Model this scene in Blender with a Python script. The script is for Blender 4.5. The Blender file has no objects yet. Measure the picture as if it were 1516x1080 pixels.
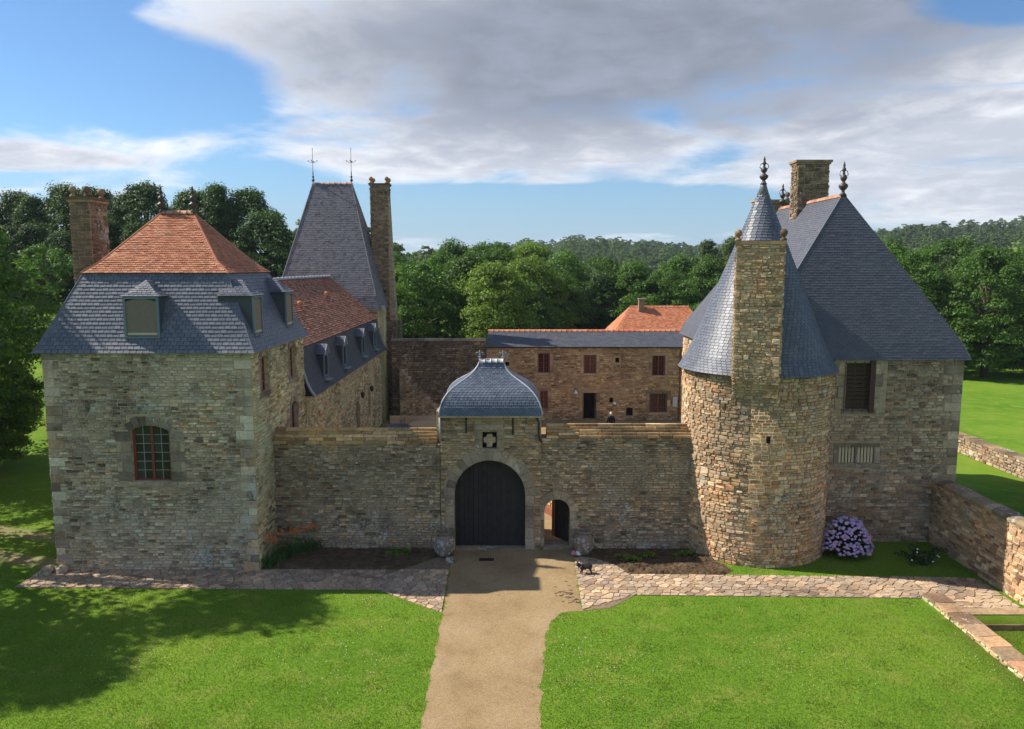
import bpy, bmesh, math, random
import numpy as np
from mathutils import Vector, Matrix

random.seed(7); RNG = np.random.default_rng(7)
SC = bpy.context.scene
COL = SC.collection
R = math.radians

# ------------------------------------------------------------------ camera
CAM = Vector((0, 0, 12.0))
cd = bpy.data.cameras.new('camera'); cam = bpy.data.objects.new('camera', cd); COL.objects.link(cam)
cam.location = CAM; cam.rotation_euler = (R(90 - 7.2), 0, 0)
cd.sensor_fit = 'HORIZONTAL'; cd.sensor_width = 36; cd.lens = 36 * 1150 / 1516
cd.clip_start = .1; cd.clip_end = 9000
SC.camera = cam

# ------------------------------------------------------------------ light
SUN = Vector((-1.02, .235, 1.0)).normalized()
sd = bpy.data.lights.new('sun', 'SUN'); sd.energy = 3.5; sd.angle = R(.53); sd.color = (1, .93, .82)
so = bpy.data.objects.new('sun', sd); COL.objects.link(so); so.location = (-60, 20, 80)
so.rotation_euler = SUN.to_track_quat('Z', 'Y').to_euler()

SC.view_settings.view_transform = 'Standard'; SC.view_settings.look = 'None'
SC.view_settings.exposure = 1.14; SC.view_settings.gamma = 1
SC.view_settings.use_curve_mapping = False
try:
    SC.cycles.max_bounces = 6; SC.cycles.diffuse_bounces = 4; SC.cycles.glossy_bounces = 2
    SC.cycles.transmission_bounces = 3; SC.cycles.volume_bounces = 0; SC.cycles.transparent_max_bounces = 8
    SC.cycles.caustics_reflective = False; SC.cycles.caustics_refractive = False
except Exception: pass


class NT:
    """small node-tree helper"""
    def __init__(s, tree): s.t = tree; tree.nodes.clear()
    def n(s, kind, **kw):
        nd = s.t.nodes.new(kind)
        for k, v in kw.items(): setattr(nd, k, v)
        return nd
    def link(s, a, b): s.t.links.new(a, b)
    def put(s, sock, v):
        if isinstance(v, bpy.types.NodeSocket): s.link(v, sock)
        elif v is not None:
            if hasattr(sock.default_value, '__len__') and len(sock.default_value) == 4 and len(v) == 3: v = (*v, 1)
            sock.default_value = v
    def m(s, op, a, b=None, c=None, clamp=False):
        nd = s.n('ShaderNodeMath', operation=op, use_clamp=clamp)
        s.put(nd.inputs[0], a)
        if b is not None: s.put(nd.inputs[1], b)
        if c is not None: s.put(nd.inputs[2], c)
        return nd.outputs[0]
    def step(s, v, a, b, lo=0., hi=1.):
        nd = s.n('ShaderNodeMapRange', interpolation_type='SMOOTHSTEP')
        s.put(nd.inputs[0], v); nd.inputs[1].default_value = a; nd.inputs[2].default_value = b
        nd.inputs[3].default_value = lo; nd.inputs[4].default_value = hi
        return nd.outputs[0]
    def mix(s, f, a, b, blend='MIX'):
        nd = s.n('ShaderNodeMix', data_type='RGBA', blend_type=blend)
        s.put(nd.inputs[0], f); s.put(nd.inputs[6], a); s.put(nd.inputs[7], b)
        return nd.outputs[2]
    def ramp(s, f, stops, interp='LINEAR'):
        nd = s.n('ShaderNodeValToRGB'); nd.color_ramp.interpolation = interp
        e = nd.color_ramp.elements
        while len(e) < len(stops): e.new(.5)
        for el, (p, c) in zip(e, stops): el.position = p; el.color = (*c, 1)
        s.put(nd.inputs[0], f); return nd.outputs[0]
    def noise(s, vec, scale, detail=3, rough=.55, dist=0., out=0):
        nd = s.n('ShaderNodeTexNoise')
        s.put(nd.inputs['Vector'], vec); nd.inputs['Scale'].default_value = scale
        nd.inputs['Detail'].default_value = detail; nd.inputs['Roughness'].default_value = rough
        nd.inputs['Distortion'].default_value = dist
        return nd.outputs[out]
    def vor(s, vec, scale, feature='F1', out=0, rand=1.):
        nd = s.n('ShaderNodeTexVoronoi', feature=feature); s.put(nd.inputs['Vector'], vec)
        nd.inputs['Scale'].default_value = scale; nd.inputs['Randomness'].default_value = rand
        return nd.outputs[out]
    def vmul(s, vec, v):
        nd = s.n('ShaderNodeVectorMath', operation='MULTIPLY'); s.put(nd.inputs[0], vec); nd.inputs[1].default_value = v
        return nd.outputs[0]


# ------------------------------------------------------------------ sky
WHITE, VEIL, GREY, TINT = (3.2, 3.25, 3.4), (1.85, 1.98, 2.28), (.78, .88, 1.10), (.245, .335, .415)
def make_world():
    w = bpy.data.worlds.new('World'); SC.world = w; w.use_nodes = True
    T = NT(w.node_tree)
    sky = T.n('ShaderNodeTexSky', sky_type='NISHITA'); sky.sun_disc = False
    sky.sun_elevation = math.asin(SUN.z); sky.sun_rotation = math.atan2(SUN.x, SUN.y)
    sky.altitude = 100; sky.air_density = 1.0; sky.dust_density = .3; sky.ozone_density = 2.2
    tc = T.n('ShaderNodeTexCoord'); sep = T.n('ShaderNodeSeparateXYZ'); T.link(tc.outputs['Generated'], sep.inputs[0])
    dx, dy, dz = sep.outputs
    hor = T.m('SQRT', T.m('ADD', T.m('MULTIPLY', dx, dx), T.m('MULTIPLY', dy, dy)))
    u = T.m('ARCTAN2', dx, dy); e = T.m('DIVIDE', dz, T.m('MAXIMUM', hor, .05))
    # layer mapping: clouds compress towards the horizon
    k = T.m('ADD', T.m('MAXIMUM', dz, 0.), .16)
    cmb = T.n('ShaderNodeCombineXYZ'); T.link(T.m('DIVIDE', dx, k), cmb.inputs[0]); T.link(T.m('DIVIDE', dy, k), cmb.inputs[1])
    P = cmb.outputs[0]
    nz = T.noise(P, 1.15, 9, .60, .5)
    nz2 = T.noise(P, .55, 5, .5, .2)
    fine = T.noise(P, 4.5, 7, .6, .3)
    def bump(cu, ce, ru, re):
        a = T.m('DIVIDE', T.m('SUBTRACT', u, cu), ru); b = T.m('DIVIDE', T.m('SUBTRACT', e, ce), re)
        return T.m('SUBTRACT', 1., T.m('ADD', T.m('MULTIPLY', a, a), T.m('MULTIPLY', b, b)))
    core = bump(.08, .31, .58, .170)
    low = bump(.02, .150, .34, .055)
    right = bump(.55, .12, .36, .085)
    streak = bump(.62, .215, .24, .030)
    left = bump(-.60, .118, .17, .020)
    f = core
    for b in (low, right, streak, left): f = T.m('MAXIMUM', f, b)
    f = T.m('MAXIMUM', f, .02)
    for clear in (bump(-.52, .21, .26, .075), bump(-.62, .33, .22, .12), bump(.60, .285, .16, .040), bump(.02, .070, .46, .036)):
        f = T.m('SUBTRACT', f, T.m('MULTIPLY', T.m('MAXIMUM', clear, 0.), 1.5))
    d = T.m('ADD', T.m('MULTIPLY', f, .62), T.m('MULTIPLY', T.m('SUBTRACT', nz, .5), 1.9))
    d = T.m('ADD', d, T.m('MULTIPLY', T.m('SUBTRACT', fine, .5), .45))
    dens = T.step(d, -.10, .42)
    hz = T.step(e, .0, .06)                    # clouds melt into the haze low down
    dens = T.m('MULTIPLY', dens, T.m('ADD', .25, T.m('MULTIPLY', hz, .75)))
    thick = T.m('ADD', T.m('ADD', T.m('MULTIPLY', bump(.17, .28, .60, .150), .80), T.m('MULTIPLY', T.m('SUBTRACT', nz2, .5), 1.3)), T.m('MULTIPLY', T.m('SUBTRACT', nz, .5), 1.3))
    thick = T.m('ADD', thick, T.m('MULTIPLY', T.m('SUBTRACT', fine, .5), .5))
    grey = T.step(thick, -.15, .70)
    veil = T.step(T.m('ADD', T.m('MULTIPLY', T.m('MAXIMUM', T.m('MAXIMUM', right, low), left), .6), T.m('MULTIPLY', T.m('SUBTRACT', fine, .5), 1.8)), -.3, .75)
    white = T.mix(veil, WHITE, VEIL)
    gvar = T.mix(T.step(T.m('ADD', T.m('MULTIPLY', fine, .5), T.m('MULTIPLY', nz, .5)), .35, .65), GREY, tuple(x * 1.45 for x in GREY))
    ccol = T.mix(grey, white, gvar)
    skyc = T.mix(1., sky.outputs[0], TINT, 'MULTIPLY')
    skyc = T.mix(T.step(e, -.02, .16, .85, .0), skyc, (1.15, 1.64, 2.2))     # pale blue haze band all round the horizon
    colr = T.mix(dens, skyc, ccol)
    bg = T.n('ShaderNodeBackground'); T.link(colr, bg.inputs[0]); bg.inputs[1].default_value = .15
    out = T.n('ShaderNodeOutputWorld'); T.link(bg.outputs[0], out.inputs[0])
make_world()


# ------------------------------------------------------------------ object helpers
def tag(o, label=None, cat=None, group=None, kind=None):
    for k, v in (('label', label), ('category', cat), ('group', group), ('kind', kind)):
        if v: o[k] = v
    return o

def empty(name, loc, label, cat, group=None, rotz=0):
    o = bpy.data.objects.new(name, None); COL.objects.link(o)
    o.location = loc; o.rotation_euler = (0, 0, rotz); o.empty_display_size = .3
    return tag(o, label, cat, group)

def setpar(o, parent):
    if parent is None: return
    o.parent = parent
    if parent.type == 'EMPTY' and parent.parent is None:
        o.matrix_parent_inverse = (Matrix.Translation(parent.location) @ parent.rotation_euler.to_matrix().to_4x4()).inverted()

def link_mesh(name, me, parent=None, mat=None):
    if mat is not None and not me.materials: me.materials.append(mat)
    o = bpy.data.objects.new(name, me); COL.objects.link(o); setpar(o, parent); return o

class MB:
    """collects geometry in world coordinates; build() links it as ONE mesh object"""
    def __init__(s): s.v = []; s.f = []
    def add(s, vs, fs):
        b = len(s.v); s.v += [tuple(v) for v in vs]; s.f += [tuple(i + b for i in f) for f in fs]; return s
    def box(s, x0, x1, y0, y1, z0, z1):
        return s.add([(x, y, z) for z in (z0, z1) for y in (y0, y1) for x in (x0, x1)],
                     [(0, 2, 3, 1), (4, 5, 7, 6), (0, 1, 5, 4), (2, 6, 7, 3), (0, 4, 6, 2), (1, 3, 7, 5)])
    def fbox(s, fr, s0, s1, n0, n1, z0, z1):
        vs = [fr.p(a, b, z) for z in (z0, z1) for b in (n0, n1) for a in (s0, s1)]
        return s.add(vs, [(0, 2, 3, 1), (4, 5, 7, 6), (0, 1, 5, 4), (2, 6, 7, 3), (0, 4, 6, 2), (1, 3, 7, 5)])
    def prism(s, base, top):
        n = len(base)
        return s.add(list(base) + list(top), [tuple(range(n))[::-1], tuple(range(n, 2 * n))] + [(i, (i + 1) % n, n + (i + 1) % n, n + i) for i in range(n)])
    def quad(s, a, b, c, d): return s.add([a, b, c, d], [(0, 1, 2, 3)])
    def lathe(s, cx, cy, z0, prof, n=16, cap=True):
        vs = []
        for r, z in prof:
            for i in range(n):
                a = 2 * math.pi * i / n; vs.append((cx + r * math.cos(a), cy + r * math.sin(a), z0 + z))
        fs = [(j * n + i, j * n + (i + 1) % n, (j + 1) * n + (i + 1) % n, (j + 1) * n + i) for j in range(len(prof) - 1) for i in range(n)]
        if cap: fs += [tuple(range(n))[::-1], tuple((len(prof) - 1) * n + i for i in range(n))]
        return s.add(vs, fs)
    def tube(s, pts, rads, n=8):
        pts = [Vector(p) for p in pts]; vs = []
        for i, p in enumerate(pts):
            d = (pts[min(i + 1, len(pts) - 1)] - pts[max(i - 1, 0)]).normalized()
            a = d.orthogonal().normalized() if abs(d.z) > .9 else d.cross(Vector((0, 0, 1))).normalized()
            b = d.cross(a)
            r = rads[i] if hasattr(rads, '__len__') else rads
            for k in range(n):
                t = 2 * math.pi * k / n; vs.append(p + (a * math.cos(t) + b * math.sin(t)) * r)
        fs = [(j * n + k, j * n + (k + 1) % n, (j + 1) * n + (k + 1) % n, (j + 1) * n + k) for j in range(len(pts) - 1) for k in range(n)]
        fs += [tuple(range(n))[::-1], tuple((len(pts) - 1) * n + k for k in range(n))]
        return s.add(vs, fs)
    def build(s, name, mat, parent=None, smooth=False, recalc=True):
        me = bpy.data.meshes.new(name); me.from_pydata(s.v, [], s.f)
        if recalc:
            bm = bmesh.new(); bm.from_mesh(me); bmesh.ops.recalc_face_normals(bm, faces=bm.faces); bm.to_mesh(me); bm.free()
        if smooth: me.shade_smooth()
        me.materials.append(mat); me.update()
        return link_mesh(name, me, parent)

class Fr:
    """wall frame: origin, direction along the wall, outward normal"""
    def __init__(s, O, T, N): s.O = Vector(O); s.T = Vector(T).normalized(); s.N = Vector(N).normalized()
    def p(s, a, n, z): return s.O + s.T * a + s.N * n + Vector((0, 0, z))
    def at(s, a, z=0): f = Fr(s.p(a, 0, z), s.T, s.N); return f

def np_mesh(name, V, polys, nv, mat):
    """fast mesh from arrays: polys (F, nv) index array"""
    me = bpy.data.meshes.new(name); V = np.asarray(V, np.float32); polys = np.asarray(polys, np.int32)
    me.vertices.add(len(V)); me.vertices.foreach_set('co', V.ravel())
    me.loops.add(polys.size); me.loops.foreach_set('vertex_index', polys.ravel())
    me.polygons.add(len(polys)); me.polygons.foreach_set('loop_start', np.arange(0, polys.size, nv, dtype=np.int32))
    try: me.polygons.foreach_set('loop_total', np.full(len(polys), nv, np.int32))
    except Exception: pass
    me.update(calc_edges=True); me.materials.append(mat); return me


# ------------------------------------------------------------------ materials
MATS = {}
def newmat(name):
    m = bpy.data.materials.new(name); m.use_nodes = True; MATS[name] = m; return m, NT(m.node_tree)

def finish(T, col, rough=.85, spec=.3, bump=None, bstr=.3, bdist=.02, metallic=0.):
    b = T.n('ShaderNodeBsdfPrincipled'); T.put(b.inputs['Base Color'], col); T.put(b.inputs['Roughness'], rough)
    b.inputs['Specular IOR Level'].default_value = spec; b.inputs['Metallic'].default_value = metallic
    if bump is not None:
        bn = T.n('ShaderNodeBump'); bn.inputs['Strength'].default_value = bstr; bn.inputs['Distance'].default_value = bdist
        T.link(bump, bn.inputs['Height']); T.link(bn.outputs[0], b.inputs['Normal'])
    o = T.n('ShaderNodeOutputMaterial'); T.link(b.outputs[0], o.inputs[0]); return b

def rnd(T):
    g = T.n('ShaderNodeNewGeometry'); oi = T.n('ShaderNodeObjectInfo')
    return T.m('FRACT', T.m('ADD', g.outputs['Random Per Island'], T.m('MULTIPLY', oi.outputs['Random'], 7.31))), g.outputs['Position']

def stone_mat(name, cols, patch=None, lichen=.0, dark=.0, rough=.9, br=1.68):
    m, T = newmat(name); r, pos = rnd(T); warm = (1.14 * br, .985 * br, .85 * br)
    cols = [tuple(min(.6, a * b) for a, b in zip(c, warm)) for c in cols]; patch = patch and tuple(min(.6, a * b) for a, b in zip(patch, warm))
    n = len(cols); c = T.ramp(r, [(i / n, k) for i, k in enumerate(cols)], 'CONSTANT')
    tone = T.m('FRACT', T.m('MULTIPLY', r, 37.7)); c = T.mix(1., c, T.ramp(tone, [(0, (.62, .62, .63)), (.5, (1., 1., 1.)), (1, (1.36, 1.34, 1.3))]), 'MULTIPLY')
    g = T.noise(pos, 9, 4, .65); c = T.mix(.55, c, T.ramp(g, [(.28, (.30, .30, .30)), (.76, (1.6, 1.55, 1.5))]), 'MULTIPLY')
    c = T.mix(.9, c, T.ramp(T.noise(pos, .42, 4, .6), [(.32, (.55, .56, .58)), (.5, (1, 1, 1)), (.68, (1.3, 1.24, 1.1))]), 'MULTIPLY')
    if patch is not None:
        pm = T.step(T.noise(pos, .55, 4, .6), .45, .66); c = T.mix(T.m('MULTIPLY', pm, .6), c, patch)
    if dark:
        dm = T.step(T.noise(T.vmul(pos, (1.2, 1.2, .45)), 1.1, 5, .65), .52, .72); c = T.mix(T.m('MULTIPLY', dm, dark), c, (.045, .04, .033))
    if lichen:
        l = T.step(T.m('ADD', T.noise(pos, 6, 5, .75), T.m('MULTIPLY', T.noise(pos, .7, 3), .9)), 1.13 - .1 * lichen, 1.20 - .08 * lichen)
        c = T.mix(T.m('MULTIPLY', l, .75), c, (.52, .52, .46))
    h = T.noise(pos, 22, 5, .7)
    finish(T, c, rough, .2, h, .55, .03); return m

def plain(name, col, rough=.8, spec=.3, var=.25, scale=8, metallic=0., bstr=.25):
    m, T = newmat(name); r, pos = rnd(T)
    g = T.noise(pos, scale, 4, .6)
    f = T.m('ADD', T.m('MULTIPLY', T.m('SUBTRACT', g, .5), 2 * var), T.m('ADD', 1 - var * .25, T.m('MULTIPLY', r, var * .5)))
    cc = T.n('ShaderNodeCombineColor'); [T.link(f, cc.inputs[i]) for i in range(3)]
    finish(T, T.mix(1., col, cc.outputs[0], 'MULTIPLY'), rough, spec, g, bstr, .01, metallic); return m

def slate_mat(name, a, b, c3, rough=.42, moss=.0):
    m, T = newmat(name); r, pos = rnd(T)
    c = T.ramp(r, [(0, a), (.45, b), (.8, c3), (1, a)])
    g = T.noise(pos, 2.2, 5, .65); c = T.mix(.4, c, T.ramp(g, [(.3, (.6, .6, .62)), (.75, (1.35, 1.33, 1.3))]), 'MULTIPLY')
    if moss:
        k = T.step(T.noise(pos, 1.3, 6, .7), .50, .68); c = T.mix(T.m('MULTIPLY', k, moss), c, (.19, .18, .165))
        k2 = T.step(T.noise(pos, 2.3, 7, .75), .50, .64); c = T.mix(T.m('MULTIPLY', k2, moss * 1.1, None, True), c, (.05, .046, .045))
    sp = T.step(T.noise(pos, 5.5, 2, .5), .80, .83); c = T.mix(T.m('MULTIPLY', sp, .5), c, (.45, .45, .42))
    rr = T.m('ADD', rough - .03, T.m('MULTIPLY', r, .06))
    finish(T, c, rr, .38, T.noise(pos, 14, 3), .15, .01); return m

def tile_mat(name, cols, dark=.3):
    m, T = newmat(name); r, pos = rnd(T); n = len(cols)
    c = T.ramp(r, [(i / n, k) for i, k in enumerate(cols)], 'CONSTANT')
    g = T.noise(pos, 1.6, 5, .65); c = T.mix(.5, c, T.ramp(g, [(.3, (.6, .58, .58)), (.75, (1.3, 1.3, 1.3))]), 'MULTIPLY')
    d = T.step(T.noise(pos, 2.6, 5, .7), .52, .7); c = T.mix(T.m('MULTIPLY', d, dark), c, (.07, .055, .045))
    finish(T, c, .85, .2, T.noise(pos, 18, 3), .3, .01); return m

stone_mat('stone_grey', [(.245, .213, .168), (.30, .263, .212), (.20, .178, .152), (.27, .232, .178), (.11, .085, .068), (.33, .298, .252), (.255, .228, .20), (.225, .175, .12)], (.29, .266, .23), .75, .45, br=1.85)
stone_mat('stone_warm', [(.34, .29, .19), (.38, .33, .225), (.29, .24, .155), (.36, .305, .20), (.17, .125, .085), (.40, .355, .255), (.32, .27, .18), (.26, .20, .125)], (.37, .325, .225), .15, .12, br=1.8)
stone_mat('stone_curtain', [(.21, .185, .14), (.26, .225, .165), (.165, .145, .115), (.235, .19, .13), (.115, .095, .075), (.275, .25, .205), (.24, .165, .10), (.20, .185, .155)], (.22, .20, .155), .35, .55)
stone_mat('stone_gate', [(.235, .20, .14), (.275, .235, .165), (.185, .16, .12), (.25, .195, .125), (.12, .10, .075), (.24, .22, .165), (.25, .17, .105)], (.22, .20, .14), .3, .45)
stone_mat('stone_round', [(.34, .27, .185), (.40, .325, .225), (.27, .215, .15), (.355, .255, .155), (.23, .165, .11), (.42, .365, .285), (.31, .275, .225), (.35, .225, .14), (.37, .31, .23)], (.35, .29, .205), .35, .2, br=1.32)
stone_mat('stone_manor', [(.215, .18, .135), (.26, .22, .165), (.17, .14, .11), (.235, .195, .145), (.12, .09, .07), (.28, .25, .205), (.21, .145, .10), (.225, .205, .175)], (.225, .195, .155), .35, .4)
stone_mat('stone_range', [(.31, .235, .16), (.36, .285, .20), (.25, .185, .12), (.33, .235, .15), (.16, .11, .08), (.385, .325, .245), (.29, .215, .145)], (.31, .25, .18), .1, .3, br=1.45)
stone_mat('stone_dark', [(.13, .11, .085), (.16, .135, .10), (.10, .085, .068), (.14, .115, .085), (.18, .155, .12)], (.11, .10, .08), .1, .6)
stone_mat('stone_chimney', [(.24, .195, .14), (.28, .23, .165), (.19, .155, .115), (.25, .19, .125), (.15, .115, .085), (.31, .27, .20)], (.26, .22, .14), .45, .4, br=.95)
stone_mat('stone_new', [(.46, .35, .205), (.52, .41, .26), (.40, .285, .155), (.35, .245, .13), (.48, .37, .235)], None, .0, .25, br=0.95)
stone_mat('granite', [(.235, .215, .18), (.27, .25, .21), (.20, .185, .155), (.25, .225, .18)], (.26, .245, .21), .55, .2, br=1.25)
stone_mat('granite_warm', [(.34, .29, .215), (.38, .33, .25), (.30, .25, .18)], None, .1, .1, br=1.0)
stone_mat('flagstone', [(.37, .315, .245), (.42, .365, .29), (.32, .265, .205), (.39, .325, .25), (.36, .325, .275), (.40, .31, .235), (.34, .31, .265)], (.38, .33, .26), .0, .1, .85, br=0.98)
stone_mat('red_coping', [(.32, .24, .165), (.38, .28, .20), (.33, .26, .19), (.36, .23, .155), (.36, .30, .22), (.28, .20, .14), (.38, .25, .17)], None, .15, .2, br=0.9)
for n_, c_ in (('mortar_grey', (.25, .225, .165)), ('mortar_warm', (.40, .31, .19)), ('mortar_curtain', (.17, .15, .115)), ('mortar_gate', (.20, .17, .12)),
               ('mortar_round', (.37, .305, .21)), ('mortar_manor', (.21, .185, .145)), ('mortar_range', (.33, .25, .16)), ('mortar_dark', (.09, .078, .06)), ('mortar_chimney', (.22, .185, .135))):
    c_ = tuple(x * w for x, w in zip(c_, (1.06, 1.03, .92) if n_ == 'mortar_warm' else (1.12, 1, .86))); c_ = tuple(x * (1.6 if n_ in ('mortar_grey', 'mortar_curtain', 'mortar_manor', 'mortar_gate', 'mortar_chimney') else 1.2) for x in c_)
    m_, T_ = newmat(n_); _, pos_ = rnd(T_)
    # courses of small stones too far off or hidden to model, and sand grain
    w_ = T_.vor(T_.vmul(pos_, (2.6, 2.6, 6.5)), 1., 'F1', 1)
    e_ = T_.vor(T_.vmul(pos_, (2.6, 2.6, 6.5)), 1., 'DISTANCE_TO_EDGE', 0)
    hs_ = T_.n('ShaderNodeSeparateColor'); T_.link(w_, hs_.inputs[0])
    cc_ = T_.mix(T_.step(e_, .03, .09), tuple(x * 1.1 for x in c_), T_.ramp(hs_.outputs[0], [(0, tuple(x * .62 for x in c_)), (.5, c_), (1, tuple(x * 1.2 for x in c_))]))
    gg_ = T_.noise(pos_, 14, 5, .7); cc_ = T_.mix(.5, cc_, T_.ramp(gg_, [(.3, (.6, .6, .6)), (.75, (1.3, 1.3, 1.3))]), 'MULTIPLY')
    finish(T_, cc_, .95, .1, gg_, .6, .03)
slate_mat('slate_new', (.106, .113, .140), (.126, .134, .162), (.148, .156, .184), .48)
slate_mat('slate_old', (.16, .152, .168), (.185, .176, .19), (.14, .132, .142), .68, .7)
slate_mat('slate_manor', (.080, .084, .103), (.088, .092, .111), (.097, .101, .121), .52, .10)
slate_mat('slate_cone', (.094, .105, .130), (.112, .124, .152), (.132, .144, .172), .47)
slate_mat('slate_gate', (.084, .104, .142), (.104, .126, .166), (.126, .148, .188), .46)
slate_mat('slate_range', (.082, .089, .107), (.097, .105, .122), (.115, .12, .14), .58, .3)
slate_mat('slate_shaded', (.046, .049, .058), (.056, .059, .068), (.068, .071, .08), .6)  # slate darkened for the shade on the wing skirt and dormer cheeks
plain('slate_under', (.030, .032, .038), .8, .2, .2)
plain('tile_under', (.07, .035, .022), .9, .1, .2)
tile_mat('tile_orange', [(.46, .185, .095), (.50, .21, .115), (.42, .16, .085), (.49, .235, .14), (.38, .145, .085), (.53, .245, .14)], .12)
tile_mat('tile_brown', [(.36, .155, .09), (.43, .195, .115), (.27, .11, .065), (.38, .20, .13), (.20, .09, .06), (.46, .23, .14)], .4)
tile_mat('tile_red', [(.52, .17, .08), (.56, .21, .105), (.46, .15, .075), (.50, .23, .13), (.58, .24, .13)], .3)
tile_mat('tile_ridge', [(.42, .22, .14), (.46, .27, .18), (.38, .19, .12)], .3)
plain('lead', (.33, .34, .36), .45, .5, .2, 6)
plain('lead_dark', (.10, .11, .125), .45, .5, .2, 6)
plain('paint_blue', (.14, .185, .21), .5, .4, .1)
plain('dark_wood', (.036, .032, .030), .75, .15, .5, 5)
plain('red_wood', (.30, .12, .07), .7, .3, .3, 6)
plain('maroon_paint', (.23, .034, .034), .45, .45, .12)
plain('blind', (.215, .175, .13), .75, .2, .15)
plain('board', (.25, .20, .145), .8, .2, .2)
plain('iron', (.028, .026, .025), .5, .5, .2)
plain('finial_clay', (.055, .036, .027), .5, .5, .5, 12)
plain('white_paint', (.75, .74, .71), .5, .4, .05)
plain('muntin', (.34, .33, .31), .6, .3, .1)
plain('pale_wood', (.52, .44, .29), .8, .2, .15)
plain('grille_wood', (.085, .06, .04), .8, .2, .3)
plain('rust_iron', (.075, .04, .03), .75, .3, .4)
plain('terracotta', (.215, .17, .125), .85, .2, .45, 22, bstr=.8)
plain('barrel_wood', (.42, .25, .13), .7, .3, .3)
plain('water_dark', (.03, .045, .055), .2, .5, .1)
plain('jacket', (.012, .014, .022), .8, .2, .3)
plain('trousers', (.03, .03, .035), .85, .2, .2)
plain('grey_hair', (.62, .60, .57), .7, .3, .2, 30)
plain('skin', (.50, .31, .23), .6, .3, .08)
plain('dog_coat', (.022, .017, .014), .5, .4, .5, 9)
plain('dog_tan', (.10, .055, .03), .6, .3, .3, 14)
plain('bark', (.085, .065, .048), .95, .1, .5, 7, bstr=1.)
plain('opening_shade', (.012, .010, .009), .8, .2, .2)  # near-black colour standing in for the shade inside openings and recesses
plain('black_pipe', (.02, .02, .022), .4, .5, .1)
plain('pink_cloth', (.55, .22, .25), .9, .1, .2)
plain('sign_paper', (.52, .50, .48), .7, .2, .12, 30)

def glass_mat():
    m, T = newmat('glass'); r, pos = rnd(T)
    finish(T, T.ramp(r, [(0, (.012, .015, .014)), (1, (.035, .04, .036))]), T.m('ADD', .06, T.m('MULTIPLY', r, .08)), .3, T.noise(pos, 3, 2), .05, .02); return m
glass_mat()

def leaf_mat(name, a, b, c, trans=.35, vary=.35):
    m, T = newmat(name); g = T.n('ShaderNodeNewGeometry'); oi = T.n('ShaderNodeObjectInfo')
    col = T.ramp(g.outputs['Random Per Island'], [(0, a), (.5, b), (1, c)])
    f = T.m('ADD', 1 - vary / 2, T.m('MULTIPLY', oi.outputs['Random'], vary))
    nz = T.noise(g.outputs['Position'], .35, 3, .6); f = T.m('MULTIPLY', f, T.m('ADD', .65, T.m('MULTIPLY', nz, .7)))
    cc = T.n('ShaderNodeCombineColor'); [T.link(f, cc.inputs[i]) for i in range(3)]
    col = T.mix(1., col, cc.outputs[0], 'MULTIPLY')
    d = T.n('ShaderNodeBsdfPrincipled'); T.link(col, d.inputs['Base Color']); d.inputs['Roughness'].default_value = .55; d.inputs['Specular IOR Level'].default_value = .25
    t = T.n('ShaderNodeBsdfTranslucent'); T.link(T.mix(1., col, (1.25, 1.35, .6), 'MULTIPLY'), t.inputs[0])
    mx = T.n('ShaderNodeMixShader'); mx.inputs[0].default_value = trans
    T.link(d.outputs[0], mx.inputs[1]); T.link(t.outputs[0], mx.inputs[2])
    o = T.n('ShaderNodeOutputMaterial'); T.link(mx.outputs[0], o.inputs[0]); return m
leaf_mat('leaf_mid', (.042, .105, .016), (.074, .155, .022), (.12, .205, .032))
leaf_mat('leaf_light', (.095, .165, .020), (.145, .225, .030), (.20, .28, .045))
leaf_mat('leaf_dark', (.028, .070, .016), (.046, .098, .021), (.072, .132, .028), .28)
leaf_mat('leaf_far', (.052, .098, .028), (.080, .135, .036), (.12, .175, .05), .3, .7)
leaf_mat('leaf_lily', (.05, .12, .025), (.075, .16, .035), (.10, .19, .045), .3)
leaf_mat('leaf_bush', (.02, .045, .015), (.035, .065, .02), (.05, .085, .028), .2)
leaf_mat('blade', (.088, .168, .016), (.150, .240, .028), (.24, .30, .052), .4, .0)
plain('orange_petal', (.65, .17, .035), .6, .2, .2, 30)
plain('white_petal', (.78, .78, .74), .7, .2, .1, 30)
def flower_mat():
    m, T = newmat('hydrangea_petal'); r, pos = rnd(T)
    c = T.ramp(r, [(0, (.36, .31, .56)), (.4, (.50, .38, .60)), (.7, (.58, .34, .52)), (1, (.50, .46, .66))])
    finish(T, T.mix(.35, c, T.ramp(T.noise(pos, 30, 3), [(.3, (.55, .5, .6)), (.7, (1.2, 1.2, 1.2))]), 'MULTIPLY'), .8, .1, T.noise(pos, 40, 3), .6, .02)
flower_mat()

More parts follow.
